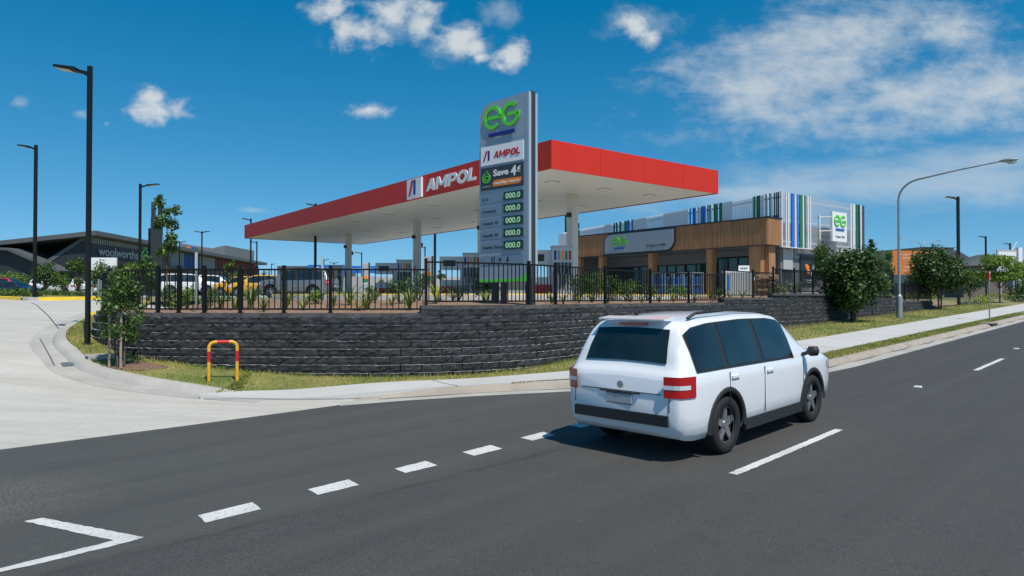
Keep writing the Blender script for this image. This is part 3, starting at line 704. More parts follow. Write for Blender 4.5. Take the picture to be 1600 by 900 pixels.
# ------------------------------------------------------------------ price sign
def frame_m(origin, xdir):
    """local x along the face, local y into the wall (away from the viewer), z up"""
    x = Vector((*xdir, 0)).normalized(); z = Vector((0, 0, 1)); y = z.cross(x); T = Matrix.Identity(4)
    for i in range(3): T[i][0] = x[i]; T[i][1] = y[i]; T[i][2] = z[i]; T[i][3] = origin[i]
    return T
def build_price_sign():
    ang = math.atan2(-.662, .749); L_ = Vector((.44 - .749 * 1.81, 18 + .662 * 1.81, 0))
    t = thing('price_sign', 'tall grey fuel price sign tower behind the fence', 'price sign', L_, ang)
    W, top, bot = 1.81, 7.47, 2.42; r = .42
    face = [(0, bot)] + [(0, top - .05 - r)] + [(r - r * math.cos(a), top - .05 - r + r * math.sin(a)) for a in [math.radians(x) for x in range(10, 91, 10)]] + [(W, top), (W, bot)]
    m = MB(); m.prism(face, 0, .10, 'xz'); m.build('face_panel', M['sign_grey'], t)
    m = MB(); m.prism(face, .26, .36, 'xz'); m.build('face_panel', M['sign_grey'], t)
    m = MB(); m.b2((.05, .10, bot + .02), (W - .08, .26, top - .1 - r)); m.build('core', M['sign_dark'], t)
    m = MB(); m.b2((W - .20, .102, 1.7), (W + .02, .258, top + .03)); m.build('mast', M['sign_dark'], t)
    m = MB(); m.b2((.35, .11, 1.7), (.50, .25, bot + .1)); m.b2((.70, .11, 1.7), (.82, .25, bot + .1)); m.build('footing', M['sign_dark'], t)
    m = MB(); m.b2((W, 0, bot + .1), (W + .008, .1, top)); m.b2((W, .26, bot + .1), (W + .008, .36, top)); m.build('edge_trim', M['sign_edge'], t)
    m = MB()
    for z in (6.42 - .13, 3.60, 5.62): m.b2((.03, -.002, z), (W - .01, .0, z + .008))
    m.b2((1.70, -.003, bot), (1.71, 0, top)); m.build('seam', M['sign_row'], t)
    m = MB(); eg_logo(m, .86, 6.97, .325, -.05, -.0, 0, 1); m.build('round_logo', [M['green'], M['navy']], t, ang=40)
    a = MB(); a.b2((.07, -.02, 5.68), (1.64, -.001, 6.20)); p = a.build('brand_panel', M['amp_white'], t)
    m = MB(); slash_logo(m, .16, 5.80, .28, -.026, -.021); m.build('slash_logo', [M['red'], M['navy']], p)
    brand_word(Matrix.Translation((0, -.021, 0)), .56, 5.85, .18, 1.0, .004, M['red'], p, 'brand_lettering')
    a = MB(); a.b2((.07, -.02, 4.99), (1.64, -.001, 5.61)); p = a.build('discount_panel', M['sign_dark'], t)
    m = MB(); apple_logo(m, .29, 5.335, .145, -.026, -.021); m.build('leaf_logo', M['green'], p)
    m = MB(); m.b2((.14, -.024, 5.075), (.44, -.021, 5.095)); m.build('caption', M['lgrey'], p)
    text('Save', .17, Matrix.Translation((.55, -.024, 5.35)), M['amp_white'], p, bold=.04, width=.56, depth=.006)
    text('4', .25, Matrix.Translation((1.20, -.024, 5.30)), M['amp_white'], p, bold=.05, width=.19, depth=.006)
    text('¢', .11, Matrix.Translation((1.43, -.024, 5.43)), M['amp_white'], p, bold=.05, width=.11, depth=.006)
    text('per litre', .028, Matrix.Translation((1.43, -.024, 5.36)), M['amp_white'], p, width=.13, depth=.004)
    m = MB(); q = [(1.50 + .0, 5.06), (1.57, 5.12), (1.57, 5.23), (.60, 5.24), (.53, 5.18), (.53, 5.06)]; m.prism(q, -.026, -.02, 'xz'); o = m.build('rewards_tab', M['orange'], p)
    text('everyday rewards', .075, Matrix.Translation((.58, -.029, 5.115)), M['amp_white'], p, bold=.02, width=.93, depth=.004)
    names = ['E10', 'Unleaded', 'Amplify 95', 'Amplify 98', 'Amplify Diesel']
    for i, s in enumerate(names):
        z = 4.755 - .335 * i; a = MB(); a.b2((.07, -.012, z - .125), (1.66, -.001, z + .125)); p = a.build('price_row', M['sign_row'], t)
        text(s, .078, Matrix.Translation((.13, -.016, z - .06)), M['charcoal'], p, width=[.23, .52, .60, .60, .76][i], depth=.004)
        a = MB(); a.b2((.955, -.04, z - .105), (1.63, -.013, z + .115)); q = a.build('price_display', M['price_green'], p)
        text('000.0', .145, Matrix.Translation((1.02, -.043, z - .07)), M['digit'], p, name='price_digits', bold=.03, width=.53, depth=.004)
    a = MB(); a.b2((.07, -.012, 2.92), (1.64, -.001, 3.16)); p = a.build('service_panel', M['sign_row'], t); m = MB()
    for x in (.50, .58):
        band(m, x, 3.12, 0.001, .016, 0, 360, -.018, -.013, 10); m.b2((x - .018, -.018, 3.03), (x + .018, -.013, 3.10)); m.b2((x - .012, -.018, 2.965), (x - .002, -.013, 3.03)); m.b2((x + .002, -.018, 2.965), (x + .012, -.013, 3.03))
    band(m, .80, 3.045, .035, .05, 0, 360, -.018, -.013, 16); band(m, .80, 3.045, .001, .018, 0, 360, -.018, -.013, 12)
    m.b2((1.045, -.018, 2.985), (1.115, -.013, 3.075)); m.b2((1.055, -.018, 3.082), (1.105, -.013, 3.11)); m.build('service_icons', M['charcoal'], p)
    m = MB(); g = [(.02, 2.43), (W - .01, 2.43), (W - .01, 2.78)] + [(W - .01 - .10 * math.sin(math.radians(x)) - .25 * (x / 90) ** 2, 2.78 - .27 * math.sin(math.radians(x))) for x in range(15, 91, 15)] + [(.02, 2.505)]
    m.prism(g, -.014, -.001, 'xz'); m.build('green_band', M['green'], t)
def apple_logo(m, cx, cz, R, y0, y1):
    band(m, cx - R * .12, cz - R * .05, R * .72, R * .98, 100, 285, y0, y1, 20); band(m, cx + R * .12, cz - R * .05, R * .72, R * .98, -105, 80, y0, y1, 20)
    band(m, cx - R * .05, cz - R * .1, R * .30, R * .50, 60, 290, y0, y1, 16); band(m, cx + R * .3, cz - R * .1, R * .28, R * .48, -110, 120, y0, y1, 16)
    band(m, cx + R * .1, cz + R * 1.0, R * .12, R * .30, 10, 150, y0, y1, 8)
build_price_sign()

# ------------------------------------------------------------------ station canopy
CR = Vector((.792, .610)).normalized(); CL = Vector((-.610, .792)).normalized(); CN = Vector((1.56, 27.0))
def build_canopy():
    t = thing('fuel_canopy', 'long flat red and white canopy over the fuel pumps', 'canopy', (CN.x, CN.y, 2.0), math.atan2(CR.y, CR.x))
    # local x = along the short side, local y = along the long side
    W, L_, z0, z1 = 10.9, 40.6, 5.12, 6.27
    def side(a, b, name, joints):
        m = MB(); a, b = Vector(a), Vector(b); e = b - a; rz = math.atan2(e.y, e.x); n = joints; nn = Vector((e.y, -e.x)).normalized()
        for k in range(n):
            p, q = a + e * k / n, a + e * (k + 1) / n; c = (p + q) / 2 - nn * .03; m.box((c.x, c.y, (z0 + z1) / 2), ((q - p).length - .012, .06, z1 - z0), rz)
        c = (a + b) / 2 - nn * .075; m.box((c.x, c.y, (z0 + z1) / 2), (e.length - .2, .02, z1 - z0 - .04), rz, 1); m.build(name, [M['red_fascia'], M['seam']], t)
    side((0, 0), (W, 0), 'fascia', 4); side((W, 0), (W, L_), 'fascia', 13); side((W, L_), (0, L_), 'fascia', 4); side((0, L_), (0, 0), 'fascia', 13)
    m = MB(); n = 36
    for k in range(n): x0 = .1 + (W - .2) * k / n; x1 = .1 + (W - .2) * (k + 1) / n; m.b2((x0 + .006, .1, z0 + .035), (x1 - .006, L_ - .1, z0 + .06))
    m.b2((.1, .1, z0 + .06), (W - .1, L_ - .1, z0 + .09)); s = m.build('soffit', M['soffit'], t)
    for x in (2.2, 5.45, 8.7):
        for y in [2.5 + 5.1 * i for i in range(8)]:
            m = MB(); m.box((x, y, z0 + .025), (.5, .5, .03)); m.box((x, y, z0 + .012), (.36, .36, .02), 0, 1); m.build('downlight', [M['lgrey'], M['amp_white']], s)
    m = MB(); m.b2((.1, .1, z1 - .25), (W - .1, L_ - .1, z1 - .2)); m.build('roof_deck', M['roof_grey'], t)
    for y in (4.7, 12.5, 20.2, 31.3):
        m = MB(); m.b2((5.25, y - .21, -.05), (5.65, y + .21, z0 + .03)); c = m.build('column', M['column'], t)
        m = MB(); m.b2((5.245 - .02, y - .13, 1.55), (5.245, y + .06, 2.15)); m.b2((5.245 - .02, y - .13, .9), (5.245, y + .06, 1.35), 1); m.build('notice', [M['red'], M['lgrey']], c)
        m = MB(); m.box((5.75, y, 3.6), (.22, .16, .26)); m.build('speaker_box', M['plastic'], c); m = MB(); m.box((5.13, y - .1, 4.1), (.2, .14, .22)); m.build('security_camera', M['plastic'], c)
    # brand board and lettering on the long side; frame seen from outside
    T = Matrix.Translation((0, 11.55, 0)) @ Matrix.Rotation(-PI / 2, 4, 'Z')
    m = MB(T); m.b2((0, -.10, z0 + .05), (1.5, -.005, z1 - .07)); p = m.build('brand_board', M['amp_white'], t)
    m = MB(T); slash_logo(m, .20, z0 + .20, .80, -.125, -.101); m.build('slash_logo', [M['red'], M['navy']], p)
    brand_word(T, 1.88, z0 + .27, .60, 4.55, .035, M['amp_white'], t, 'brand_lettering')
build_canopy()

# ------------------------------------------------------------------ pumps, islands and low furniture on the forecourt
def at(px, d): return ((px - 800) / F_PX * d, d)
def pump_unit():
    t = thing('fuel_pump', 'grey fuel pump on its island', 'fuel pump', (0, 0, 0), 0, 'fuel pumps under the canopy')
    m = MB(); m.b2((-.45, -.28, .15), (.45, .28, 1.2)); m.build('cabinet', M['pump_grey'], t)
    m = MB(); m.b2((-.47, -.30, 1.2), (.47, .30, 2.3)); m.b2((-.5, -.32, 2.3), (.5, .32, 2.38), 1); m.build('display_head', [M['lgrey'], M['pump_grey']], t)
    for k, c in enumerate(('navy', 'sign_row', 'orange', 'dgreen', 'red_low')):
        m = MB(); m.b2((-.40 + .17 * k, -.31, 1.72), (-.29 + .17 * k, -.302, 2.15)); m.build('grade_label', M[c], t)
        m = MB(); m.b2((-.40 + .17 * k, -.36, 1.12), (-.30 + .17 * k, -.302, 1.6)); nz = m.build('nozzle', M['plastic'], t)
        m = MB(); x = -.35 + .17 * k; m.tube([(x, -.36, 1.15), (x + .03, -.42, .8), (x + .02, -.42, .45), (x + .06, -.36, .35), (x + .09, -.34, .7), (x + .08, -.31, 1.1)], .016, 6); m.build('hose', M['plastic'], nz)
    return t
def island_unit():
    t = thing('island_stand', 'red and white spreader stand at the island end', 'island stand', (0, 0, 0), 0, 'red and white stands on the pump islands')
    m = MB(); m.b2((-.75, -.3, .12), (.75, .3, .60)); m.build('base_panel', M['red_low'], t)
    m = MB(); m.b2((-.75, -.28, .60), (.75, .28, .95)); m.b2((-.75, -.28, 1.5), (.75, .28, 2.2)); m.b2((.35, -.27, .95), (.73, .27, 1.5)); m.build('shell', M['lgrey'], t)
    m = MB(); m.b2((-.55, -.29, 1.68), (.1, -.282, 2.0)); m.build('screen', M['plastic'], t)
    return t
CA = math.atan2(CR.y, CR.x)
pumps = [(878, 31.5, 'grey fuel pump by the column in front of the shop'), (737, 36.5, 'grey fuel pump against the base of the price sign'), (632, 43, 'grey fuel pump between the middle and far canopy columns'), (526, 52, 'grey fuel pump near the far canopy column')]
pu = None
for px, d, lb in pumps:
    x, y = at(px, d); z = PL(x, y)
    if pu is None: pu = pump_unit(); pu.location = (x, y, z); pu['label'] = lb; pu.rotation_euler = (0, 0, .05)
    else: copy_tree(pu, (x, y, z), .05, lb)
iu = None
for px, d, lb in [(846, 31.8, 'red based stand beside the nearest fuel pump'), (709, 36.8, 'red based stand left of the price sign'), (606, 43.5, 'red based stand beside the middle fuel pump'), (501, 52.5, 'red based stand beside the farthest fuel pump')]:
    x, y = at(px, d); z = PL(x, y)
    if iu is None: iu = island_unit(); iu.location = (x, y, z); iu['label'] = lb; iu.rotation_euler = (0, 0, .05)
    else: copy_tree(iu, (x, y, z), .05, lb)
for px, d, s, lb in [(668, 22.6, 1.0, 'slim grey fuel grade totem with yellow and green bands behind the fence post'), (571, 30.0, .98, 'slim grey fuel grade totem with yellow and green bands beside a black lamp post')]:
    x, y = at(px, d); z = PL(x, y) - .05; t = thing('grade_totem', lb, 'totem', (x, y, z), .1, 'slim fuel grade totems')
    hh = (465 - (401 if px > 600 else 411)) * d / F_PX + EYE - z
    m = MB(); m.b2((-.13, -.05, 0), (.13, .05, hh)); m.build('panel', M['lgrey'], t); m = MB(); m.b2((.131, -.06, 0), (.19, .06, hh + .02)); m.build('edge', M['plastic'], t)
    m = MB(); m.b2((-.12, -.056, hh * .56), (.12, -.051, hh * .64)); m.build('band', M['orange'], t); m = MB(); m.b2((-.12, -.056, hh * .46), (.12, -.051, hh * .555)); m.build('band', M['dgreen'], t)
    m = MB(); m.b2((-.12, -.056, hh * .68), (.12, -.051, hh * .97)); m.build('header', M['pump_grey'], t)
for px, d, top, lb in [(306.5, 17.5, 395, 'thin pale steel post behind the fence near the corner'), (503.5, 19.5, 400, 'thin pale steel post behind the fence under the canopy')]:
    x, y = at(px, d); z = 1.6; h = (465 - top) * d / F_PX + EYE - z; t = thing('sign_post', lb, 'post', (x, y, z), .3); m = MB(); m.tube([(0, 0, 0), (0, 0, h)], .028, 8); m.build('pole', M['galv'], t); m = MB(); m.b2((-.03, -.035, h * .74), (.03, .035, h + .01)); m.build('plate', M['lgrey'], t)

# ------------------------------------------------------------------ the shop
C2 = Vector((16.6, 42.0)); C1 = Vector((15.4, 41.1)); FL0 = 2.05
def build_shop():
    t = thing('shop_building', 'timber fronted service station shop with striped slat screen on top', 'shop', (C2.x, C2.y, FL0), 0)
    T0 = Matrix.Translation((-C2.x, -C2.y, -FL0))
    # local frames: x from the corner leftwards along the front; y into the building
    def LF(o): 
        T = Matrix.Identity(4); x = Vector((CL.x, CL.y, 0)); y = Vector((CR.x, CR.y, 0))
        for i in range(3): T[i][0] = x[i]; T[i][1] = y[i]; T[i][2] = (0, 0, 1)[i]; T[i][3] = (o.x, o.y, FL0)[i]
        return T0 @ T
    F1 = LF(C1); F2 = LF(C2)     # z measured from the floor
    zb, zt = 5.20 - FL0, 6.83 - FL0
    m = MB(F1); m.b2((0, 0, zb), (16.9, .12, zt)); m.b2((-.0, .12, zb), (.10, 1.5, zt))
    for k in range(160): x = .05 + k * .1055; m.b2((x, -.02, zb + .01), (x + .085, -.001, zt - .01))
    for k in range(13): y = .06 + k * .11; m.b2((-.02, y, zb + .01), (-.001, y + .09, zt - .01))
    m.build('timber_fascia', M['timber'], t)
    m = MB(F1); m.b2((-.06, -.07, zt), (16.95, .3, zt + .07)); m.b2((-.06, -.07, zt), (.1, 1.55, zt + .07)); m.b2((-.03, -.04, zb - .05), (16.9, .1, zb - .001)); m.build('fascia_trim', M['slat_dark'], t)
    m = MB(F1); m.b2((.02, .02, zb + .0), (16.8, 3.4, zb + .06)); m.build('soffit', M['grey_clad'], t)
    for x0, x1 in ((.55, 1.35), (4.05, 4.5), (9.0, 9.45), (14.0, 14.45), (16.5, 16.9)):
        m = MB(F1); m.b2((x0, .10, 0), (x1, .55, zb)); 
        m.build('column', M['timber'], t)
    # set back shop front
    d0 = 3.2
    m = MB(F1); m.b2((.8, d0, 0), (3.4, d0 + .2, zb)); m.b2((5.9, d0, 2.4), (17.2, d0 + .2, zb)); m.b2((3.4, d0, 2.75), (5.9, d0 + .2, zb)); m.b2((16.8, 0.2, 0), (17.2, d0, zb)); m.build('front_wall', M['grey_clad'], t)
    for x0, x1, zt_, nm in ((3.45, 5.85, 2.7, 'shop_window'), (5.95, 8.6, 2.38, 'shop_window'), (8.7, 11.2, 2.38, 'entry_door'), (11.3, 14.0, 2.38, 'shop_window'), (14.1, 16.7, 2.38, 'shop_window')):
        m = MB(F1); m.b2((x0, d0 + .06, .05), (x1, d0 + .1, zt_)); g = m.build(nm, M['glass_teal'], t); m = MB(F1)
        for q in range(4): x = x0 + (x1 - x0) * q / 3; m.b2((x - .03, d0 + .0, .0), (x + .03, d0 + .055, zt_))
        m.b2((x0 + .031, d0 + .01, 0.001), (x1 - .031, d0 + .05, .07)); m.b2((x0 + .031, d0 + .01, zt_ - .06), (x1 - .031, d0 + .05, zt_ - .001)); m.build('frame', M['plastic'], g)
    m = MB(F1); m.b2((-.6, -.6, -.1), (17, d0, .04)); m.build('porch_slab', M['path'], t)
    # upper screen: front side slopes down away from the corner
    def ztop(x): return 6.50 - 1.05 * x / 20.1
    bars = [('b', 18.28, 18.43), ('g', 18.05, 18.2), ('k', 14.07, 14.2), ('k', 13.8, 13.93), ('g', 13.39, 13.59), ('g', 12.86, 13.06), ('b', 12.53, 12.8), ('b', 12.14, 12.34), ('b', 6.82, 6.93), ('b', 6.39, 6.66), ('k', 6.18, 6.23), ('b', 5.6, 5.96), ('k', 5.37, 5.44), ('g', 5.18, 5.29), ('g', 4.72, 4.93), ('k', 4.62, 4.67), ('g', 4.27, 4.5), ('g', 1.8, 1.93), ('g', 1.52, 1.7), ('k', 1.46, 1.5), ('k', .99, 1.08), ('k', .74, .81), ('k', .44, .5), ('k', .31, .37), ('k', .16, .25)]
    mi = {'w': 0, 'b': 1, 'g': 2, 'k': 3}; mats = [M['slat_white'], M['slat_blue'], M['dgreen'], M['slat_dark']]
    m = MB(F2)
    for c, a, b in bars: m.b2((a, -.03, zt - .15), (b, .03, ztop((a + b) / 2)), mi[c])
    x = .02; m.b2((0, -.03, 3.1), (.07, .03, ztop(0)), 0)
    solid = [(7.0, 9.2), (10.8, 12.1), (14.3, 15.2), (4.95, 5.15), (6.68, 6.8), (5.98, 6.16), (3.4, 4.2), (.55, .72), (.84, .97), (1.1, 1.4)]
    while x < 20.1:
        if not any(a - .04 < x < b + .04 for _, a, b in bars):
            wd = .085 if any(a < x < b for a, b in solid) else .045
            m.b2((x, -.03, zt - .15), (x + wd, .03, ztop(x)), 0)
        x += .115
    for k in range(10):
        x0, x1 = 2.0 * k, 2.0 * k + 2.0; z = ztop(x0) - .35; zz = ztop(x1) - .35
        m.add([(x0, .032, z), (x1, .032, zz), (x1, .08, zz), (x0, .08, z), (x0, .032, z + .06), (x1, .032, zz + .06), (x1, .08, zz + .06), (x0, .08, z + .06)], [(3, 2, 1, 0), (4, 5, 6, 7), (0, 1, 5, 4), (1, 2, 6, 5), (2, 3, 7, 6), (3, 0, 4, 7)], 3)
    m.build('slat_screen', mats, t)
    # right side: local x runs away from the corner
    Tr = Matrix.Identity(4)
    for i in range(3): Tr[i][0] = (CR.x, CR.y, 0)[i]; Tr[i][1] = (CL.x, CL.y, 0)[i]; Tr[i][2] = (0, 0, 1)[i]; Tr[i][3] = (C2.x, C2.y, FL0)[i]
    F3 = T0 @ Tr; z5 = 3.10
    bars = [('w', .45, .55), ('w', .7, .85), ('b', 1.11, 1.43), ('w', 1.52, 1.67), ('b', 1.7, 1.93), ('g', 2.08, 2.39), ('w', 2.46, 2.58), ('g', 2.64, 2.79), ('w', 3.0, 3.15), ('w', 3.3, 3.42), ('w', 8.63, 8.81), ('w', 8.99, 9.26), ('g', 9.51, 9.75), ('k', 9.87, 9.98), ('w', 10.06, 10.25), ('k', 10.32, 10.41), ('k', 10.51, 10.64)]
    m = MB(F3)
    for c, a, b in bars: m.b2((a, -.03, z5), (b, .03, 6.48), mi[c])
    x = .02
    while x < 10.6:
        if not any(a - .03 < x < b + .03 for _, a, b in bars): m.b2((x, -.01, z5), (x + .022, .01, 6.47), 0)
        x += .12
    for z in (z5 + .30, 4.72, 6.05): m.b2((.0, .032, z), (10.62, .09, z + .07), 0)
    m.b2((-.02, -.035, z5), (.06, .035, 6.5), 0); m.b2((0, -.04, z5 - .04), (10.65, .12, z5), 0)
    m.build('slat_screen', mats, t)
    m = MB(F3); m.b2((.7, .5, 0), (10.4, .7, 4.68)); m.b2((10.2, .7, 0), (10.4, 19, 4.6)); m.b2((.7, .7, 4.4), (10.2, 19.8, 4.5), 1); m.b2((.5, 19.4, 0), (10.4, 19.6, 4.6)); m.build('side_wall', [M['grey_clad'], M['roof_grey']], t)
    m = MB(F2); m.b2((.5, .5, zt - .1), (19.5, .6, zt + .35)); m.build('parapet', M['lgrey'], t)
    m = MB(F2); m.b2((18.6, -.5, 2.6), (20.1, .05, 5.3)); m.build('end_screen', M['slat_white'], t)
    m = MB(F3); m.b2((-.9, .3, 0), (-.2, .6, z5)); m.build('brown_panel', M['timber'], t)
    m = MB(F3); m.b2((.9, .42, 1.7), (2.0, .48, 3.05)); m.b2((.8, .1, 1.55), (2.1, .48, 1.62), 1); m.build('awning_panel', [M['lgrey'], M['slat_dark']], t)
    m = MB(F3); m.b2((2.9, .40, .75), (4.9, .47, 2.75)); p = m.build('poster', M['charcoal'], t)
    m = MB(F3); band(m, 3.6, 1.75, .05, .38, -60, 120, .385, .395, 14, 0); m.prism([(4.1, 1.4), (4.3, 1.4), (4.6, 2.1), (4.5, 2.2), (4.35, 2.1)], .385, .395, 'xz', 1); m.b2((3.5, .385, 1.05), (4.3, .395, 1.12), 2); m.b2((3.5, .385, .92), (4.1, .395, .97), 2); m.build('poster_print', [M['orange'], M['sign_edge'], M['lgrey']], p)
    # round-cornered board on the timber
    r = .62; x0, x1, a, b = 7.0, 13.5, 5.30 - FL0, 6.70 - FL0
    def board(e): # seen from outside, local x runs to the left
        return [(x0 - e, b + e), (x0 - e, a + r)] + [(x0 - e + (r + e) * (1 - math.cos(q)), a + r - (r + e) * math.sin(q)) for q in [math.radians(z) for z in range(15, 91, 15)]] + [(x1 + e, a - e), (x1 + e, b - r)] + [(x1 + e - (r + e) * (1 - math.cos(q)), b - r + (r + e) * math.sin(q)) for q in [math.radians(z) for z in range(15, 91, 15)]]
    m = MB(F1); m.prism(board(.11), -.14, -.021, 'xz'); p = m.build('sign_frame', M['slat_dark'], t)
    m = MB(F1); m.prism(board(0), -.19, -.141, 'xz'); p = m.build('name_board', M['sign_grey'], t)
    G1 = F1 @ Matrix.Translation((x1, 0, 0)) @ Matrix.Rotation(PI, 4, 'Z') ; 
    # mirrored frame: x from the board's left end to the right, -y towards the viewer
    G1 = F1 @ Matrix(((-1, 0, 0, x1), (0, 1, 0, 0), (0, 0, 1, 0), (0, 0, 0, 1)))
    m = MB(G1); eg_logo(m, 1.55, a + .86, .355, -.24, -.191, 0, 1); m.build('round_logo', [M['green'], M['blue']], p)
    text('Gregory Hills', .20, G1 @ Matrix.Translation((4.15, -.20, a + .28)), M['charcoal'], p, width=1.75, depth=.01)
    # projecting board on the right side
    G3 = F3
    m = MB(G3); m.b2((4.75, -.75, 5.68 - FL0), (6.65, -.6, 7.62 - FL0)); p = m.build('side_board', M['amp_white'], t)
    m = MB(G3); eg_logo(m, 5.7, 5.68 - FL0 + 1.35, .38, -.80, -.751, 0, 1); m.build('round_logo', [M['green'], M['blue']], p)
    text('Gregory Hills', .13, G3 @ Matrix.Translation((5.15, -.76, 5.68 - FL0 + .26)), M['charcoal'], p, width=1.15, depth=.01)
    m = MB(G3)
    for z in (4.3, 5.2): m.tube([(4.35, .05, z), (4.75, -.66, z)], .04, 6); m.tube([(6.3, .05, z), (6.3, -.62, z)], .04, 6)
    m.tube([(4.35, -.1, 3.75), (4.35, -.1, 5.4)], .05, 6); m.tube([(6.95, -.1, 4.6), (6.95, -.1, 5.5)], .05, 6); m.build('bracket', M['white'], p)
    m = MB(F1); m.b2((.95, .0, 1.0), (1.15, .09, 1.2)); m.build('notice', M['amp_white'], t)
build_shop()

# freezer, bottles, rocks in front of the shop
def place(px, d, z=None): x, y = at(px, d); return (x, y, PL(x, y) if z is None else z)
t = thing('ice_freezer', 'white chest freezer with a small sign on top by the fence', 'ice freezer', place(1152, 34.6), -.15)
m = MB(); m.b2((-.65, -.35, 0), (.65, .35, 1.25)); m.build('cabinet', M['lgrey'], t); m = MB(); m.prism([(-.36, 1.25), (.36, 1.25), (.36, 1.36), (-.36, 1.27)], -.67, .67, 'yz'); m.build('lid', M['white'], t)
m = MB(); m.b2((-.56, -.356, .35), (-.42, -.351, 1.15)); m.build('label', M['slat_blue'], t)
m = MB(); m.b2((.05, -.1, 1.34), (.58, -.06, 1.62)); p = m.build('top_sign', M['amp_white'], t); m = MB()
for k in range(4): m.b2((.14 + k * .09, -.106, 1.43), (.20 + k * .09, -.101, 1.51))
m.build('top_lettering', M['charcoal'], p)
gb = None
for i in range(5):
    x, y = at(1031 + i * 15, 37.0 + (i % 2) * .15)
    if gb is None:
        gb = thing('bottle_cage', 'blue gas bottle crate outside the shop window, first beside the entry column', 'bottle cage', (x, y, 2.05), .2, 'blue bottle crates outside the shop')
        m = MB(); 
        for q in range(3):
            for h in range(2): m = MB(); m.tube([(-.28 + q * .2, 0, .1 + h * .55), (-.28 + q * .2, 0, .48 + h * .55), (-.28 + q * .2, 0, .56 + h * .55)], [.09, .09, .03], 8); m.build('bottle', M['bottle_blue'], gb)
        m = MB()
        for sx in (-.40, .24): m.b2((sx - .015, -.15, 0), (sx + .015, .15, 1.3))
        for z in (.05, .62, 1.28): m.b2((-.40, -.15, z), (.24, -.12, z + .03)); m.b2((-.40, .12, z), (.24, .15, z + .03))
        m.build('frame', M['galv'], gb)
    else: copy_tree(gb, (x, y, 2.05), .2, 'blue gas bottle crate outside the shop window, ' + ['', 'second', 'third', 'fourth', 'fifth'][i] + ' along from the entry column')
def rock(loc, s, label):
    m = MB(); n = 9; P = []
    for i in range(n + 1):
        th = PI * i / n; r = []
        for j in range(n + 2): ph = 2 * PI * j / (n + 1); q = 1 + .18 * math.sin(3 * ph + loc[0] * 7) + .12 * math.cos(5 * th + 9 * loc[0]); r.append((s[0] * q * math.sin(th) * math.cos(ph), s[1] * q * math.sin(th) * math.sin(ph), s[2] * q * math.cos(th)))
        P.append(r)
    m.grid(P); o = m.build('rock', M['rock'], loc=loc); return tag(o, label, 'rock', 'sandstone rocks stacked beside the freezer')
k = 0
ordn = ['top left', 'top middle', 'top end']
for row in range(4):
    for c in range(4):
        k += 1; px = 1183 + c * 8.5 + (row % 2) * 3; d = 33.5 - row * .12; x, y = at(px, d); z = 2.15 + .28 * row
        rock((x + random.gauss(0, .03), y, z + random.gauss(0, .02)), (.17 + random.random() * .05, .16, .15), f"tan sandstone rock in the {['bottom', 'second', 'third', 'top'][row]} row of the stack, {['beside the freezer', 'second from the freezer', 'third from the freezer', 'farthest from the freezer'][c]}")

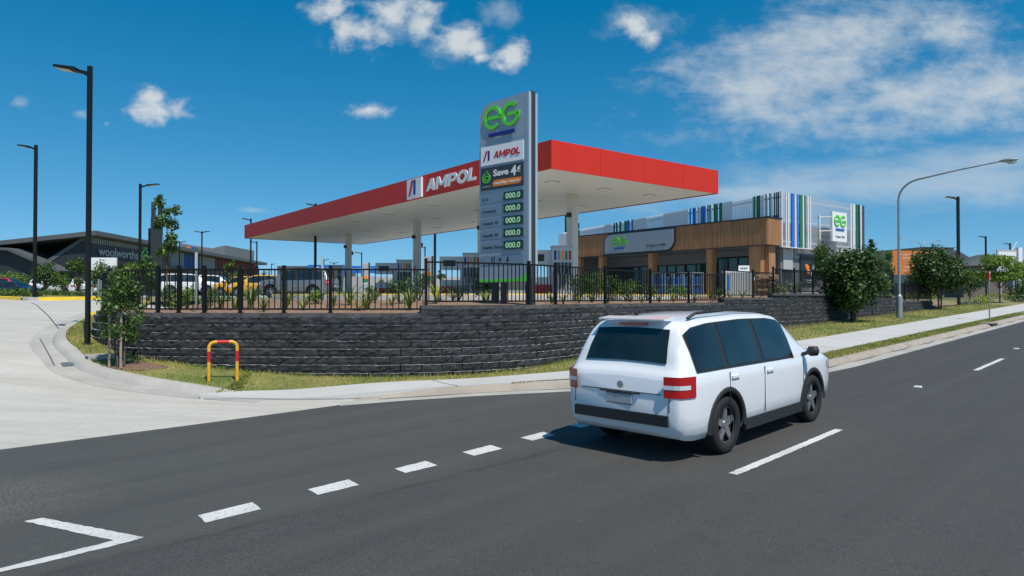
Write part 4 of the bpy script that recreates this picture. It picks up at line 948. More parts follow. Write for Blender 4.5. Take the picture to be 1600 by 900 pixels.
# ------------------------------------------------------------------ vehicles
def build_car(style, paint, name, label, loc, rz, group=None, arches=True):
    t = thing(name, label, 'car', loc, rz, group)
    if style == 'suv':
        Ln = 2.36; X = [-2.36, -2.33, -2.26, -2.16, -2.02, -1.9, -1.5, -.6, .2, .55, .78, 1.22, 1.34, 1.9, 2.15, 2.28, 2.36]
        HW = [.76, .82, .86, .89, .91, .92, .93, .93, .93, .93, .93, .92, .92, .90, .86, .79, .66]
        ZT = [.98, 1.04, 1.12, 1.36, 1.60, 1.665, 1.71, 1.73, 1.71, 1.665, 1.56, 1.20, 1.13, 1.05, .98, .90, .72]
        ZBT = [.95, 1.0, 1.04, 1.05, 1.05, 1.05, 1.05, 1.04, 1.03, 1.03, 1.02, 1.02, 1.03, .98, .92, .85, .70]
        ZB = [.45, .36, .30, .27, .25, .25, .24, .24, .24, .24, .24, .24, .25, .27, .30, .34, .42]
        wb = 1.36; wr = .36; ws = (.60, 1.19); rw = (-2.24, -2.04); sw = [(-2.0, -1.36), (-1.28, -.36), (-.28, .66)]; roof_in = .17
    elif style == 'hatch':
        X = [-2.05, -2.02, -1.95, -1.85, -1.65, -1.4, -.6, .1, .4, .7, 1.05, 1.15, 1.6, 1.85, 1.97, 2.05]
        HW = [.66, .76, .81, .84, .86, .87, .88, .88, .88, .88, .87, .87, .85, .81, .74, .62]
        ZT = [.72, .92, .98, 1.16, 1.34, 1.41, 1.47, 1.46, 1.42, 1.26, 1.04, .99, .92, .84, .76, .62]
        ZBT = [.70, .88, .92, .93, .93, .93, .92, .91, .91, .91, .91, .91, .86, .79, .72, .60]
        ZB = [.40, .32, .26, .22, .2, .2, .19, .19, .19, .19, .19, .2, .22, .25, .3, .36]; wb = 1.28; wr = .32; ws = (.44, 1.02); rw = (-1.93, -1.68); sw = [(-1.35, -.5), (-.42, .55)]; roof_in = .17
    else:
        X = [-2.35, -2.32, -2.22, -1.9, -1.62, -1.2, -.95, -.4, .15, .45, .8, 1.15, 1.28, 1.9, 2.15, 2.28, 2.35]
        HW = [.68, .78, .84, .87, .88, .89, .89, .9, .9, .9, .9, .89, .89, .87, .82, .75, .62]
        ZT = [.76, .95, 1.0, 1.02, 1.05, 1.28, 1.38, 1.44, 1.43, 1.38, 1.2, 1.02, .98, .90, .82, .74, .62]
        ZBT = [.74, .92, .95, .96, .96, .95, .95, .94, .93, .93, .92, .92, .92, .86, .78, .71, .60]
        ZB = [.42, .34, .28, .24, .22, .2, .2, .2, .2, .2, .2, .2, .22, .24, .27, .3, .36]; wb = 1.38; wr = .33; ws = (.50, 1.12); rw = (-1.55, -1.02); sw = [(-1.0, -.42), (-.34, .62)]; roof_in = .17
    def ip(A, x): return float(np.interp(x, X, A))
    def sec(x):
        hw, zt, zb_, bl = ip(HW, x), ip(ZT, x), ip(ZB, x), ip(ZBT, x); up = max(0, zt - bl); k = min(1, up / .55)
        wrf = hw * (.93 - .02 * (1 - k)) - roof_in * k
        belt = (hw - .02, bl); edge = (wrf, max(bl + .005, zt - .05 * k - .01)); inn = (wrf - .16, zt)
        return [(0, zb_), (hw - .10, zb_), (hw - .02, zb_ + .10), (hw, zb_ + .28), (hw + .004, bl - .16), (hw - .005, bl - .05), belt, ((belt[0] * .45 + edge[0] * .55) + .012 * k, bl + (edge[1] - bl) * .55), edge, (wrf - .06, (edge[1] + zt) / 2 + .01), inn, (0, zt + .018)]
    xs = sorted(set([round(a + (b - a) * q / 3, 4) for a, b in zip(X, X[1:]) for q in range(4)]))
    m = MB(); rows = []
    for x in xs:
        s = sec(x); rows.append([(x, y, z) for y, z in s] + [(x, -y, z) for y, z in s[-2:0:-1]])
    n = len(rows[0]); vs = [p for r in rows for p in r]; fs = []
    for i in range(len(rows) - 1):
        for j in range(n): fs.append((i * n + j, i * n + (j + 1) % n, (i + 1) * n + (j + 1) % n, (i + 1) * n + j))
    fs += [tuple(range(n - 1, -1, -1)), tuple((len(rows) - 1) * n + j for j in range(n))]
    m.add(vs, fs); body = m.build('body', [paint, M['plastic']], t, ang=38)
    if arches:
        c = MB()
        for sx in (-1, 1):
            for sy in (-1, 1): c.tube([(sx * wb, sy * .62, wr), (sx * wb, sy * 1.2, wr)], wr + .055, 28)
        cut_ = c.build('cut', M['plastic']); cut_.parent = t; bo = body.modifiers.new('b', 'BOOLEAN'); bo.object = cut_; bo.operation = 'DIFFERENCE'; bo.solver = 'EXACT'
        try: bo.material_mode = 'TRANSFER'
        except Exception: pass
        bpy.context.view_layer.update(); me = bpy.data.meshes.new_from_object(body.evaluated_get(bpy.context.evaluated_depsgraph_get())); body.modifiers.clear(); body.data = me; bpy.data.objects.remove(cut_)
    def sidept(x, s, sg, o=.012):
        S = sec(x); a, b, c = S[6], S[7], S[8]
        y, z = (a[0] + (b[0] - a[0]) * s * 2, a[1] + (b[1] - a[1]) * s * 2) if s < .5 else (b[0] + (c[0] - b[0]) * (s - .5) * 2, b[1] + (c[1] - b[1]) * (s - .5) * 2)
        return (x, sg * (y + o), z + o * .3)
    for sg in (-1, 1):
        m = MB(); P = []; a, b = sw[0][0] - .03, sw[-1][1] + .03
        for i in range(17): x = a + (b - a) * i / 16; P.append([sidept(x, s, sg, .007) for s in (.02, .28, .5, .72, .97)])
        m.grid(P); m.build('window_surround', M['plastic'], t, smooth=True)
        for k, (a, b) in enumerate(sw):
            m = MB(); P = []
            for i in range(9):
                x = a + (b - a) * i / 8; P.append([sidept(x, s, sg) for s in (.06, .28, .5, .72, .94)])
            m.grid(P); m.build('side_window', M['glass'], t, smooth=True)
        # door handles, mirror, sill
        for xh in [sw[-1][0] + .12, sw[-2][0] + .12]: m = MB(); m.box((xh, sg * (ip(HW, xh) + .01), ip(ZBT, xh) - .10), (.2, .03, .03)); m.build('door_handle', paint, t)
        xm = ws[1] - .18; m = MB(); m.tube([(xm, sg * (ip(HW, xm) - .02), ip(ZBT, xm) + .04), (xm, sg * (ip(HW, xm) + .05), ip(ZBT, xm) + .07), (xm + .02, sg * (ip(HW, xm) + .08), ip(ZBT, xm) + .09), (xm + .02, sg * (ip(HW, xm) + .19), ip(ZBT, xm) + .10), (xm + .02, sg * (ip(HW, xm) + .21), ip(ZBT, xm) + .10)], [.03, .03, .075, .07, .03], 10); m.build('mirror', M['plastic'], t, smooth=True)
        m = MB(); m.b2((-wb + wr + .1, sg * (ip(HW, 0) - .02) - .03, ip(ZB, 0) - .01), (wb - wr - .1, sg * (ip(HW, 0) - .02) + .035, ip(ZB, 0) + .13)); m.build('sill', M['plastic'], t)
        m = MB()
        for xd in (sw[-1][0] - .04, sw[-1][1] + .32, sw[-2][0] - .02): m.b2((xd - .006, sg * (ip(HW, xd) + .004) - .003, ip(ZB, xd) + .15), (xd + .006, sg * (ip(HW, xd) + .004) + .003, ip(ZBT, xd) - .03))
        m.build('door_gap', M['plastic'], t)
        e = X[-1]; m = MB(); m.grid([[(e - .36 + .09 * i, sg * (ip(HW, e - .36 + .09 * i) + .012) * (1 if i < 4 else .86), ip(ZBT, e - .36 + .09 * i) - .03 - .13 * j / 2) for j in range(3)] for i in range(5)]); m.build('headlight', M['lamp_clear'], t)
        e = X[0]; m = MB(); P = []
        for i in range(6):
            xx = e + [-.03, .0, .03, .09, .17, .26][i]; P.append([(xx if i else e - .03, sg * (ip(HW, max(xx, e)) + .018) * (.84 if i == 0 else 1), ip(ZBT, e + .1) + .0 - .05 * j) for j in range(6 if style == 'suv' else 4)])
        m.grid(P); tl = m.build('tail_light', M['lamp_red'], t, smooth=True)
        if style == 'suv':
            m = MB(); m.grid([[(p[0] - .004, p[1] + sg * .003, p[2]) for p in r[2:4]] for r in P[:5]]); m.build('indicator_band', M['lamp_clear'], tl)
    for (a, b), nm in ((ws, 'windscreen'), (rw, 'rear_window')):
        m = MB(); P = []
        for i in range(6):
            x = a + (b - a) * i / 5; S = sec(x); w_ = S[10][0]; sl = Vector((ip(ZT, x - .02) - ip(ZT, x + .02), .04)).normalized(); P.append([(x + sl.x * .014, y * (w_ + .03), S[10][1] + .018 * (1 - y * y) + sl.y * .014) for y in (-.98, -.5, 0, .5, .98)])
        m.grid(P); m.build(nm, M['glass'], t, smooth=True)
    m = MB(); e = X[0]; m.b2((e - .035, -.70, ip(ZB, e) + .0), (e + .12, .70, ip(ZB, e) + .13)); m.build('rear_bumper', M['plastic'], t)
    zq = ip(ZB, e) + (ip(ZBT, e) - ip(ZB, e)) * .55; m = MB(); m.b2((e - .02, -.19, zq - .055), (e - .003, .19, zq + .055)); m.build('number_plate', M['lgrey'], t)
    if style == 'suv':
        m = MB(); m.b2((e - .01, -.6, zq + .09), (e - .002, .6, zq + .10)); m.b2((e - .02, -.3, zq + .07), (e - .002, .3, zq + .085)); m.build('tailgate_trim', M['plastic'], t)
        for q in (-.71, .71): m = MB(); m.b2((e - .006, q - .004, .62), (e + .0, q + .004, zq + .09)); m.build('tailgate_gap', M['plastic'], t)
        m = MB(); m.b2((e - .024, -.20, zq - .066), (e - .0205, .20, zq - .058)); m.b2((e - .024, -.20, zq + .058), (e - .0205, .20, zq + .066)); m.build('plate_frame', M['charcoal'], t)
        m = MB(); m.tube([(e - .035, -.03, .90), (e - .02, -.03, .90)], .045, 16); m.build('badge', M['rim'], t)
        m = MB(); m.tube([(-1.5, .32, 1.70), (-1.52, .32, 1.76), (-1.72, .32, 1.79)], [.04, .02, .008], 6); m.build('antenna', M['plastic'], t)
        for sg in (-1, 1):
            for sx in (-wb, wb):
                m = MB(); P = []
                for q in range(17):
                    aa = math.pi * (q / 16 * 1.08 - .04); row = []
                    for rr_, oo in ((wr + .05, .002), (wr + .06, .018), (wr + .11, .016), (wr + .12, .0)):
                        xx = sx + rr_ * math.cos(aa); zz = wr + rr_ * math.sin(aa); row.append((xx, sg * (ip(HW, xx) + oo), zz))
                    P.append(row)
                m.grid(P); m.build('arch_trim', M['plastic'], t, smooth=True)
        m = MB(); m.b2((-2.08, -.2, 1.625), (-2.02, .2, 1.65)); m.build('high_brake_light', M['lamp_red'], t)
        m = MB(); m.tube([(-2.29, .05, 1.085), (-2.24, -.35, 1.13)], .012, 6); m.build('rear_wiper', M['plastic'], t)
        m = MB(); m.prism([(-2.12, 1.70), (-1.9, 1.725), (-1.9, 1.70), (-2.12, 1.685)], -.50, .50, 'xz'); m.build('spoiler', paint, t)
    e = X[-1]; m = MB(); m.b2((e - .1, -.55, ip(ZB, e)), (e + .02, .55, ip(ZB, e) + .2)); m.build('grille', M['plastic'], t)
    for sx in (-1, 1):
        for sy in (-1, 1):
            m = MB(); yo = sy * .82; P = [(.0, wr - .02), (.03, wr), (.17, wr), (.20, wr - .02), (.20, wr * .66), (.18, wr * .64)]
            vs = []; n = 28
            for q in range(n): a = 2 * PI * q / n; vs += [(sx * wb + r * math.cos(a), yo + sy * (o - .1), wr + r * math.sin(a)) for o, r in P]
            kk = len(P); fs = [(q * kk + j, q * kk + j + 1, ((q + 1) % n) * kk + j + 1, ((q + 1) % n) * kk + j) for q in range(n) for j in range(kk - 1)]
            m.add(vs, fs); wh = thing_part('wheel', t); ty = m.build('tyre', M['tyre'], wh, smooth=True)
            m = MB(); yf = yo + sy * .07
            m.tube([(sx * wb, yf - sy * .06, wr), (sx * wb, yf - sy * .04, wr)], wr * .64, 24, 1); m.tube([(sx * wb, yf - sy * .03, wr), (sx * wb, yf + sy * .01, wr)], wr * .16, 12)
            for q in range(5): a = 2 * PI * q / 5 + .3; c = Vector((math.cos(a), 0, math.sin(a))); s_ = Vector((-math.sin(a), 0, math.cos(a))); o = Vector((sx * wb, yf, wr)); m.add([o + c * wr * .1 + s_ * .05, o + c * wr * .63 + s_ * .035, o + c * wr * .63 - s_ * .035, o + c * wr * .1 - s_ * .05, o + c * wr * .1 + s_ * .05 - Vector((0, sy * .03, 0)), o + c * wr * .63 + s_ * .035 - Vector((0, sy * .03, 0)), o + c * wr * .63 - s_ * .035 - Vector((0, sy * .03, 0)), o + c * wr * .1 - s_ * .05 - Vector((0, sy * .03, 0))], [(0, 1, 2, 3), (0, 4, 5, 1), (2, 6, 7, 3)])
            for q in range(24): 
                a0, a1 = 2 * PI * q / 24, 2 * PI * (q + 1) / 24; m.add([(sx * wb + r * math.cos(a), yf + o, wr + r * math.sin(a)) for a in (a0, a1) for r, o in ((wr * .60, 0), (wr * .67, 0))], [(0, 1, 3, 2)])
            m.build('rim', [M['rim'], M['plastic']], wh, ang=40)
    if style == 'suv':
        for sg in (-1, 1): m = MB(); S = sec(0); m.tube([(-1.75, sg * .60, 1.70), (-1.6, sg * .62, 1.76), (-.6, sg * .63, 1.785), (.3, sg * .62, 1.75), (.45, sg * .61, 1.69)], .02, 6); m.build('roof_rail', M['plastic'], t)
    return t
def thing_part(name, parent):
    o = bpy.data.objects.new(name, None); COL.objects.link(o); o.parent = parent; return o
cu, cv = 9.35, 5.08; x, y = XY(cu, cv)
pitch = 0
car = build_car('suv', M['paint_white'], 'moving_car', 'white wagon driving along the kerbside lane in front of the block wall', (x, y, zroad(cu)), PI / 4, None)
car.rotation_euler = (0, -math.atan(.018), PI / 4)
cars = [('hatch', 'paint_navy', 22, 62, 2.0, 'dark navy hatchback parked beyond the planted island', 0.05), ('suv', 'paint_red', 8, 68, 2.25, 'red wagon parked behind the navy hatchback', .1), ('suv', 'paint_white', 97, 72, 2.3, 'white wagon with tail towards the red car, beside the bare sign posts', 2.9),
        ('suv', 'paint_white', 72, 86, 2.6, 'small white wagon glimpsed past the navy car bonnet', 1.7), ('sedan', 'paint_white', 128, 74, 2.3, 'white sedan behind the lamp post and saplings', 3.0), ('suv', 'paint_silver', 158, 78, 2.35, 'silver wagon seen under the white estate board', 3.1),
        ('suv', 'paint_white', 296, 56, 1.95, 'white wagon behind the fence near the wall corner', .35), ('suv', 'paint_white', 334, 60, 2.0, 'white wagon behind the pale steel post', .1), ('sedan', 'paint_white', 372, 62, 2.0, 'white sedan with roof just above the yellow cars', .2), ('hatch', 'paint_yellow', 408, 46, 1.9, 'yellow wagon behind the fence nearest the yellow kerb', 3.2), ('hatch', 'paint_yellow', 378, 52, 1.95, 'yellow hatchback overlapped by the larger yellow wagon', 3.1),
        ('suv', 'paint_grey', 466, 42, 1.95, 'grey utility wagon facing the yellow cars under the canopy end', 3.0)]
for st, pt, px, d, z, lb, rz in cars:
    x, y = at(px, d); build_car(st, M[pt], 'parked_car', lb, (x, y, max(z, PL(x, y) if px > 280 else H(x, y))), rz, 'cars parked and waiting around the station')

# ------------------------------------------------------------------ lamp posts and signs
def led_post(px, d, top, arm, label, base=None, both=False, thick=.075, arm_l=.8):
    x, y = at(px, d); zb = base if base is not None else max(PL(x, y), H(x, y)); h = (465 - top) * d / F_PX + EYE - zb
    t = thing('lamp_post', label, 'lamp post', (x, y, zb), 0, 'black square lamp posts')
    m = MB(); m.box((0, 0, h / 2), (thick * 1.5, thick * 1.5, h)); m.box((0, 0, .01), (thick * 4, thick * 4, .02)); m.build('pole', M['pole_black'], t)
    for s in ((arm, -arm) if both else (arm,)):
        a = arm_l; m = MB(); m.prism([(0, h - .26), (0, h - .14), (s * a * .42, h - .06), (s * a * .42, h - .11)], -.04, .04, 'xz'); m.prism([(s * a * .36, h - .13), (s * a * .36, h - .05), (s * (a - .03), h + .01), (s * a, h - .04)], -.15, .15, 'xz'); hd = m.build('lamp_head', M['pole_black'], t)
        m = MB(); q = [(s * a * .52, h - .125), (s * a * .95, h - .062), (s * a * .95, h - .052), (s * a * .52, h - .112)]; m.prism(q, -.12, .12, 'xz'); m.build('lens', M['lamp_lens'], hd)
    return t
gz = H(*at(137.5, 16.2)) + .13
led_post(137.5, 16.2, 102, -1, 'nearest tall black lamp post on the grass beside the driveway', gz, thick=.058)
led_post(54, 32, 226, -1, 'black lamp post on the planted island beside the driveway', 1.9)
led_post(218, 44, 287, 1, 'black lamp post in front of the supermarket lettering', thick=.085, arm_l=1.2)
led_post(391.5, 62, 341, -1, 'black lamp post beside the low end of the red fascia'); led_post(401, 74, 377, -1, 'thin lamp post just beyond the low canopy corner'); led_post(315, 74, 361, -1, 'thin lamp post over the striped supermarket wall', both=True)
led_post(280, 88, 377, 1, 'thin lamp post showing past the tall sapling, over the supermarket roof'); led_post(492.5, 57, 318, -1, 'black lamp post rising above the canopy roof edge', thick=.12)
led_post(565, 80, 394, -1, 'thin lamp post beside the far totem'); led_post(664, 72, 385, -1, 'thin lamp post over the near totem'); led_post(679.5, 70, 300, -1, 'thick black lamp post right of the middle column', thick=.16)
led_post(884, 58, 300, -1, 'black lamp post showing beside the near canopy column', thick=.1)
led_post(1498, 47, 307, -1, 'tall black lamp post behind the second verge tree', 1.5, thick=.1); led_post(1541, 80, 369, -1, 'black lamp post in front of the grey house roof', 1.8, thick=.1); led_post(1579, 88, 380, -1, 'black lamp post in front of the white estate sign', 1.9, thick=.1)
led_post(506, 110, 405, 1, 'faint lamp post over the blue kiosk sign'); led_post(522, 110, 410, 1, 'tiny lamp post beside the far column', both=True); led_post(424, 120, 412, 1, 'tiny lamp post over the yellow cars')

def street_light(base, z, h, arm, adir, label, r=.10):
    t = thing('street_light', label, 'street light', (*base, z), math.atan2(adir[1], adir[0]))
    m = MB(); m.tube([(0, 0, 0), (0, 0, 1.05), (0, 0, 1.12), (0, 0, 1.2)], [.145, .145, .13, .075], 14)
    pts = [(0, 0, 1.2), (0, 0, h * .45), (0, 0, h - 1.35)] + [(1.05 - 1.05 * math.cos(math.radians(a)), 0, h - 1.35 + .95 * math.sin(math.radians(a))) for a in range(12, 79, 11)] + [(arm * .6, 0, h - .18), (arm, 0, h)]
    m.tube(pts, [.068, .062, .055] + [.048] * 7 + [.036, .03], 12); m.build('pole', M['galv'], t, ang=50)
    m = MB(); n = 10; P = []
    for i in range(n + 1):
        s = i / n; wd = .16 * math.sin(PI * min(1, s * .8 + .12)) ; P.append([(arm - .05 + .72 * s, wd * math.cos(2 * PI * q / 12), h + .02 + (.07 if math.sin(2 * PI * q / 12) > 0 else .10) * math.sin(2 * PI * q / 12) * math.sin(PI * min(1, s * .8 + .15))) for q in range(13)])
    m.grid(P); hd = m.build('lamp_head', M['galv'], t, smooth=True)
    m = MB(); m.tube([(arm + .2, 0, h - .06), (arm + .3, 0, h - .085), (arm + .5, 0, h - .085), (arm + .6, 0, h - .05)], [.03, .09, .09, .03], 10); m.build('lens', M['lamp_lens'], hd)
bx, by = at(1405, 34.3); street_light((bx, by), G(bx, by) - .02, 7.3, 4.25, (S2, -S2), 'galvanised curved street light on the verge beside the block wall')
bx, by = at(1439, 118); street_light((bx, by), 2.2, 10, 3.2, (-1, .1), 'distant curved street light rising behind the orange billboard')
bx, by = at(1440, 135); street_light((bx, by), 2.2, 11.2, 3.4, (1, .1), 'farthest curved street light reaching over the billboard')

x, y = XY(39.5, 7.0); t = thing('bus_stop_post', 'slim grey post with a small red and white sign', 'sign post', (x, y, G(x, y)), PI / 4)
m = MB(); m.tube([(0, 0, 0), (0, 0, 2.25)], .03, 8); m.build('pole', M['galv'], t)
m = MB(); m.b2((-.11, -.03, 1.95), (.11, .03, 2.36)); m.build('sign_plate', M['red'], t); m = MB(); m.b2((-.09, -.036, 2.26), (.09, -.031, 2.34)); m.b2((-.09, -.036, 1.98), (.09, -.031, 2.03)); m.build('sign_print', M['amp_white'], t)

# red and yellow hoop barrier
bx, by = at(327, 13.95); ex, ey = at(371, 14.15); v = Vector((ex - bx, ey - by)); Ln = v.length; zb_ = G(bx, by)
t = thing('hoop_barrier', 'yellow and red striped steel hoop barrier on the grass', 'hoop barrier', (bx, by, zb_ - .02), math.atan2(v.y, v.x))
def hoop(s0, s1, n=10):
    hh, r = .82, .12; L1 = hh - r; La = PI * r / 2; L2 = Ln - 2 * r; tot = 2 * L1 + 2 * La + L2; pts = []
    for i in range(n + 1):
        s = (s0 + (s1 - s0) * i / n) * tot
        if s < L1: pts.append((0, 0, s))
        elif s < L1 + La: a = (s - L1) / r; pts.append((r - r * math.cos(a), 0, L1 + r * math.sin(a)))
        elif s < L1 + La + L2: pts.append((r + s - L1 - La, 0, hh))
        elif s < L1 + 2 * La + L2: a = (s - L1 - La - L2) / r; pts.append((Ln - r + r * math.sin(a), 0, L1 + r * math.cos(a)))
        else: pts.append((Ln, 0, tot - s))
    return pts
M['hoop_yellow'] = mat('hoop yellow', (.75, .38, .03), .4, .08, 6)
for a, b, c in ((0, .20, 'y'), (.20, .305, 'r'), (.305, .445, 'y'), (.445, .555, 'r'), (.555, .695, 'y'), (.695, .80, 'r'), (.80, 1, 'y')):
    m = MB(); m.tube(hoop(a, b, 14), .034, 12); m.build('hoop_band', M['hoop_yellow'] if c == 'y' else M['red'], t, ang=50)

# orange padded bollard, white board on posts, sign pylon
x, y = at(166, 24.5); t = thing('bollard', 'orange wrapped bollard beside the driveway entry', 'bollard', (x, y, H(x, y)), 0); hb = H(x, y)
m = MB(); m.tube([(0, 0, 0), (0, 0, (465 - 457) * 24.5 / F_PX + 2 - hb)], .10, 12); m.build('post', M['galv'], t); zt = (465 - 457) * 24.5 / F_PX + 2 - hb
m = MB(); m.tube([(0, 0, zt - .42), (0, 0, zt + .01)], .14, 14); m.build('sleeve', M['orange'], t)
x, y = at(162, 40); t = thing('estate_board', 'blank white board on two posts behind saplings', 'sign board', (x, y, H(x, y)), .05); zz = H(x, y)
z1 = (465 - 402.5) * 40 / F_PX + 2 - zz; z0_ = (465 - 424) * 40 / F_PX + 2 - zz
m = MB(); m.b2((-.72, -.04, z0_), (.72, .0, z1)); m.build('board', M['amp_white'], t)
for s in (-.70, .70): m = MB(); m.b2((s - .04, .0, 0), (s + .04, .07, z1)); m.build('post', M['lgrey'], t)
for px, d, top, lb in ((154, 33, 436, 'thin grey marker post between the saplings'), (158, 33.4, 438, 'second thin grey marker post between the saplings')):
    x, y = at(px, d); zz = H(x, y); m = MB(); m.tube([(0, 0, 0), (0, 0, (465 - top) * d / F_PX + 2 - zz)], .045, 8); tag(m.build('marker_post', M['galv'], loc=(x, y, zz)), lb, 'marker post', 'thin marker posts')
x, y = at(244, 60); t = thing('sign_pylon', 'tall dark twin mast sign pylon behind the sapling', 'sign pylon', (x, y, 2.1), .2)
m = MB(); m.b2((-.42, -.12, 0), (-.12, .12, 8.3)); m.build('mast', M['dark_clad'], t); m = MB(); m.b2((.12, -.12, 0), (.42, .12, 8.9)); m.build('mast', M['dark_clad'], t)
m = MB(); m.b2((-.44, -.14, 0), (.44, .14, 6.9)); m.build('infill', M['dark_clad'], t); m = MB(); m.b2((.1, -.15, 8.75), (.44, .15, 8.98)); m.build('cap', M['plastic'], t)
x, y = at(234.5, 62); m = MB(); m.b2((-.14, -.14, 0), (.14, .14, 6.2)); m.b2((.0, -.05, 6.0), (.9, .05, 6.1)); tag(m.build('camera_pole', M['pole_black'], loc=(x, y, 2.1)), 'short dark pole beside the twin mast pylon', 'pole')

# orange billboard and white estate sign on the right
x, y = at(1395, 62); T = (x, y, 1.6); t = thing('billboard', 'large orange billboard behind the verge trees', 'billboard', T, math.radians(22))
zt = (465 - 391) * 62 / F_PX + 2 - 1.6; zb = (465 - 429) * 62 / F_PX + 2 - 1.6
m = MB(); m.b2((0, 0, zb), (6.5, .12, zt)); p = m.build('board', M['bill_orange'], t)
m = MB()
for z, s0, ln, h in ((.80, .7, 4.4, .16), (.66, 1.3, 3.6, .16), (.54, 2.0, 2.4, .14), (.42, 1.9, 2.7, .05), (.29, 1.5, 3.2, .16), (.14, .8, 2.4, .14)):
    q = s0
    while q < s0 + ln: wq = .08 + random.random() * .1; m.b2((q, -.012, zb + (zt - zb) * z), (q + wq, -.002, zb + (zt - zb) * z + h)); q += wq + (.05 if random.random() > .2 else .2)
m.build('print_lettering', mat('pale print', (.62, .38, .25), .6), p)
for s in (.2, 3.2, 6.2): m = MB(); m.b2((s, .13, 0), (s + .14, .27, zt - .1)); m.build('post', M['plastic'], t)
x, y = at(1560, 72); t = thing('estate_sign', 'white framed estate sign beside a tall white blade post', 'estate sign', (x, y, 1.8), .12)
m = MB(); m.b2((-.1, 0, 2.9), (2.2, .12, 5.25)); p = m.build('panel', M['lgrey'], t); m = MB(); m.b2((.05, -.012, 3.35), (2.08, -.002, 5.05)); m.build('inner_panel', M['amp_white'], p)
text('COUNTRY', .20, Matrix.Translation((.85, -.02, 4.4)), M['charcoal'], p, width=1.1, bold=.03, depth=.01); text('FAMILY', .17, Matrix.Translation((.95, -.02, 4.1)), M['charcoal'], p, width=.85, bold=.03, depth=.01)
m = MB(); band(m, .45, 4.35, .12, .2, 20, 250, -.02, -.013, 14, 0); band(m, .62, 4.42, .1, .17, 200, 420, -.02, -.013, 12, 1); m.build('emblem', [M['red'], M['charcoal']], p)
m = MB(); m.b2((2.3, -.1, 0), (2.75, .25, 5.5)); m.build('blade_post', M['white'], t); m = MB(); m.tube([(1.7, .1, 5.2), (2.3, .1, 6.1)], .05, 6); m.build('strut', M['white'], t)
for s in (.3, 1.8): m = MB(); m.b2((s, .02, 0), (s + .1, .11, 2.9)); m.build('post', M['lgrey'], t)

# ------------------------------------------------------------------ buildings far off
def prism_wall(m, a, b, z0, zt0, zt1, th, mi=0):
    a, b = Vector(a), Vector(b); e = (b - a).normalized(); n = Vector((-e.y, e.x)) * th
    q = [a, b, b + n, a + n]; z = [zt0, zt1, zt1, zt0]
    m.add([(p.x, p.y, z0) for p in q] + [(p.x, p.y, zz) for p, zz in zip(q, z)], [(3, 2, 1, 0), (4, 5, 6, 7), (0, 1, 5, 4), (1, 2, 6, 5), (2, 3, 7, 6), (3, 0, 4, 7)], mi)
def build_super():
    t = thing('supermarket', 'long dark supermarket with slatted wall under a raking roof', 'supermarket', (-55, 90, 2.4)); T = Matrix.Translation((55, -90, -2.4))
    a = Vector((-55.5, 90)); b = Vector((-58.5, 158)); e = (b - a); L_ = e.length; e.normalize(); n = Vector((-e.y, e.x))
    TF = T @ frame_m((a.x, a.y, 0), (e.x, e.y)) # x along facade away from the viewer, y into the building (left)
    TF = T @ Matrix(((e.x, n.x, 0, a.x), (e.y, n.y, 0, a.y), (0, 0, 1, 0), (0, 0, 0, 1)))
    m = MB(TF); m.prism([(0, 2.3), (L_, 2.3), (L_, 9.4), (0, 10.0)], .6, 1.2, 'xz'); m.build('wall', M['dark_clad'], t)
    m = MB(TF); m.add([(-1.2, -1.2, 10.15), (L_ + 2, -1.2, 9.6), (L_ + 2, 32, 9.6), (-1.2, 32, 6.5), (-1.2, -1.2, 10.75), (L_ + 2, -1.2, 10.15), (L_ + 2, 32, 10.1), (-1.2, 32, 7.0)], [(3, 2, 1, 0), (4, 5, 6, 7), (0, 1, 5, 4), (1, 2, 6, 5), (2, 3, 7, 6), (3, 0, 4, 7)]); m.build('roof', M['roof_grey'], t)
    m = MB(TF); x = .2; k = 0
    while x < L_:
        far = x / L_; hue = 0 if far < .42 else 1 if far < .52 else 0 if far < .62 else 2
        if not 7.5 < x < 15 or True:
            m.b2((x, .15, 9.2 if x < 22 else 7.2), (x + .16, .4, 9.95 - .6 * x / L_), hue if (k % 3 or hue == 0) else 3)
        x += .55; k += 1
    m.build('slat_cladding', [M['lgrey'], M['slat_blue'], M['red_low'], M['grey_clad']], t)
    m = MB(TF); m.b2((0, .1, 7.2), (23, .5, 9.2)); sg = m.build('sign_band', M['dark_clad'], t)
    text('woolworths', 1.25, TF @ Matrix.Translation((1.7, .0, 7.7)), M['lgrey'], t, 'store_lettering', bold=.01, width=10.5, depth=.1)
    m = MB(TF); apple_logo(m, 14.4, 8.2, 1.15, -.05, .05); m.build('leaf_logo', M['green'], t)
    m = MB(TF); m.b2((0, -.5, 6.5), (L_, .5, 7.15)); m.build('awning', M['plastic'], t)
    # gable end and lower wing
    m = MB(T); m.add([(-55.5, 90, 2.3), (-84, 88, 2.3), (-84, 88, 4.0), (-62, 89.6, 5.6), (-55.5, 90, 10.1)], [(0, 1, 2, 3, 4)]); m.add([(-55.5, 90, 10.2), (-62.5, 89.6, 5.4), (-62.5, 91, 5.4), (-55.5, 91, 10.2), (-55.5, 90, 10.7), (-62.9, 89.6, 5.8), (-62.9, 91, 5.8), (-55.5, 91, 10.7)], [(0, 1, 5, 4), (4, 5, 6, 7), (0, 1, 2, 3), (1, 2, 6, 5)], 1); m.build('gable_wall', [M['dark_clad'], M['roof_grey']], t)
    m = MB(T); m.b2((-72, 97, 5), (-60, 110, 9.2)); m.build('upper_glazing', M['glass_teal'], t)
build_super()
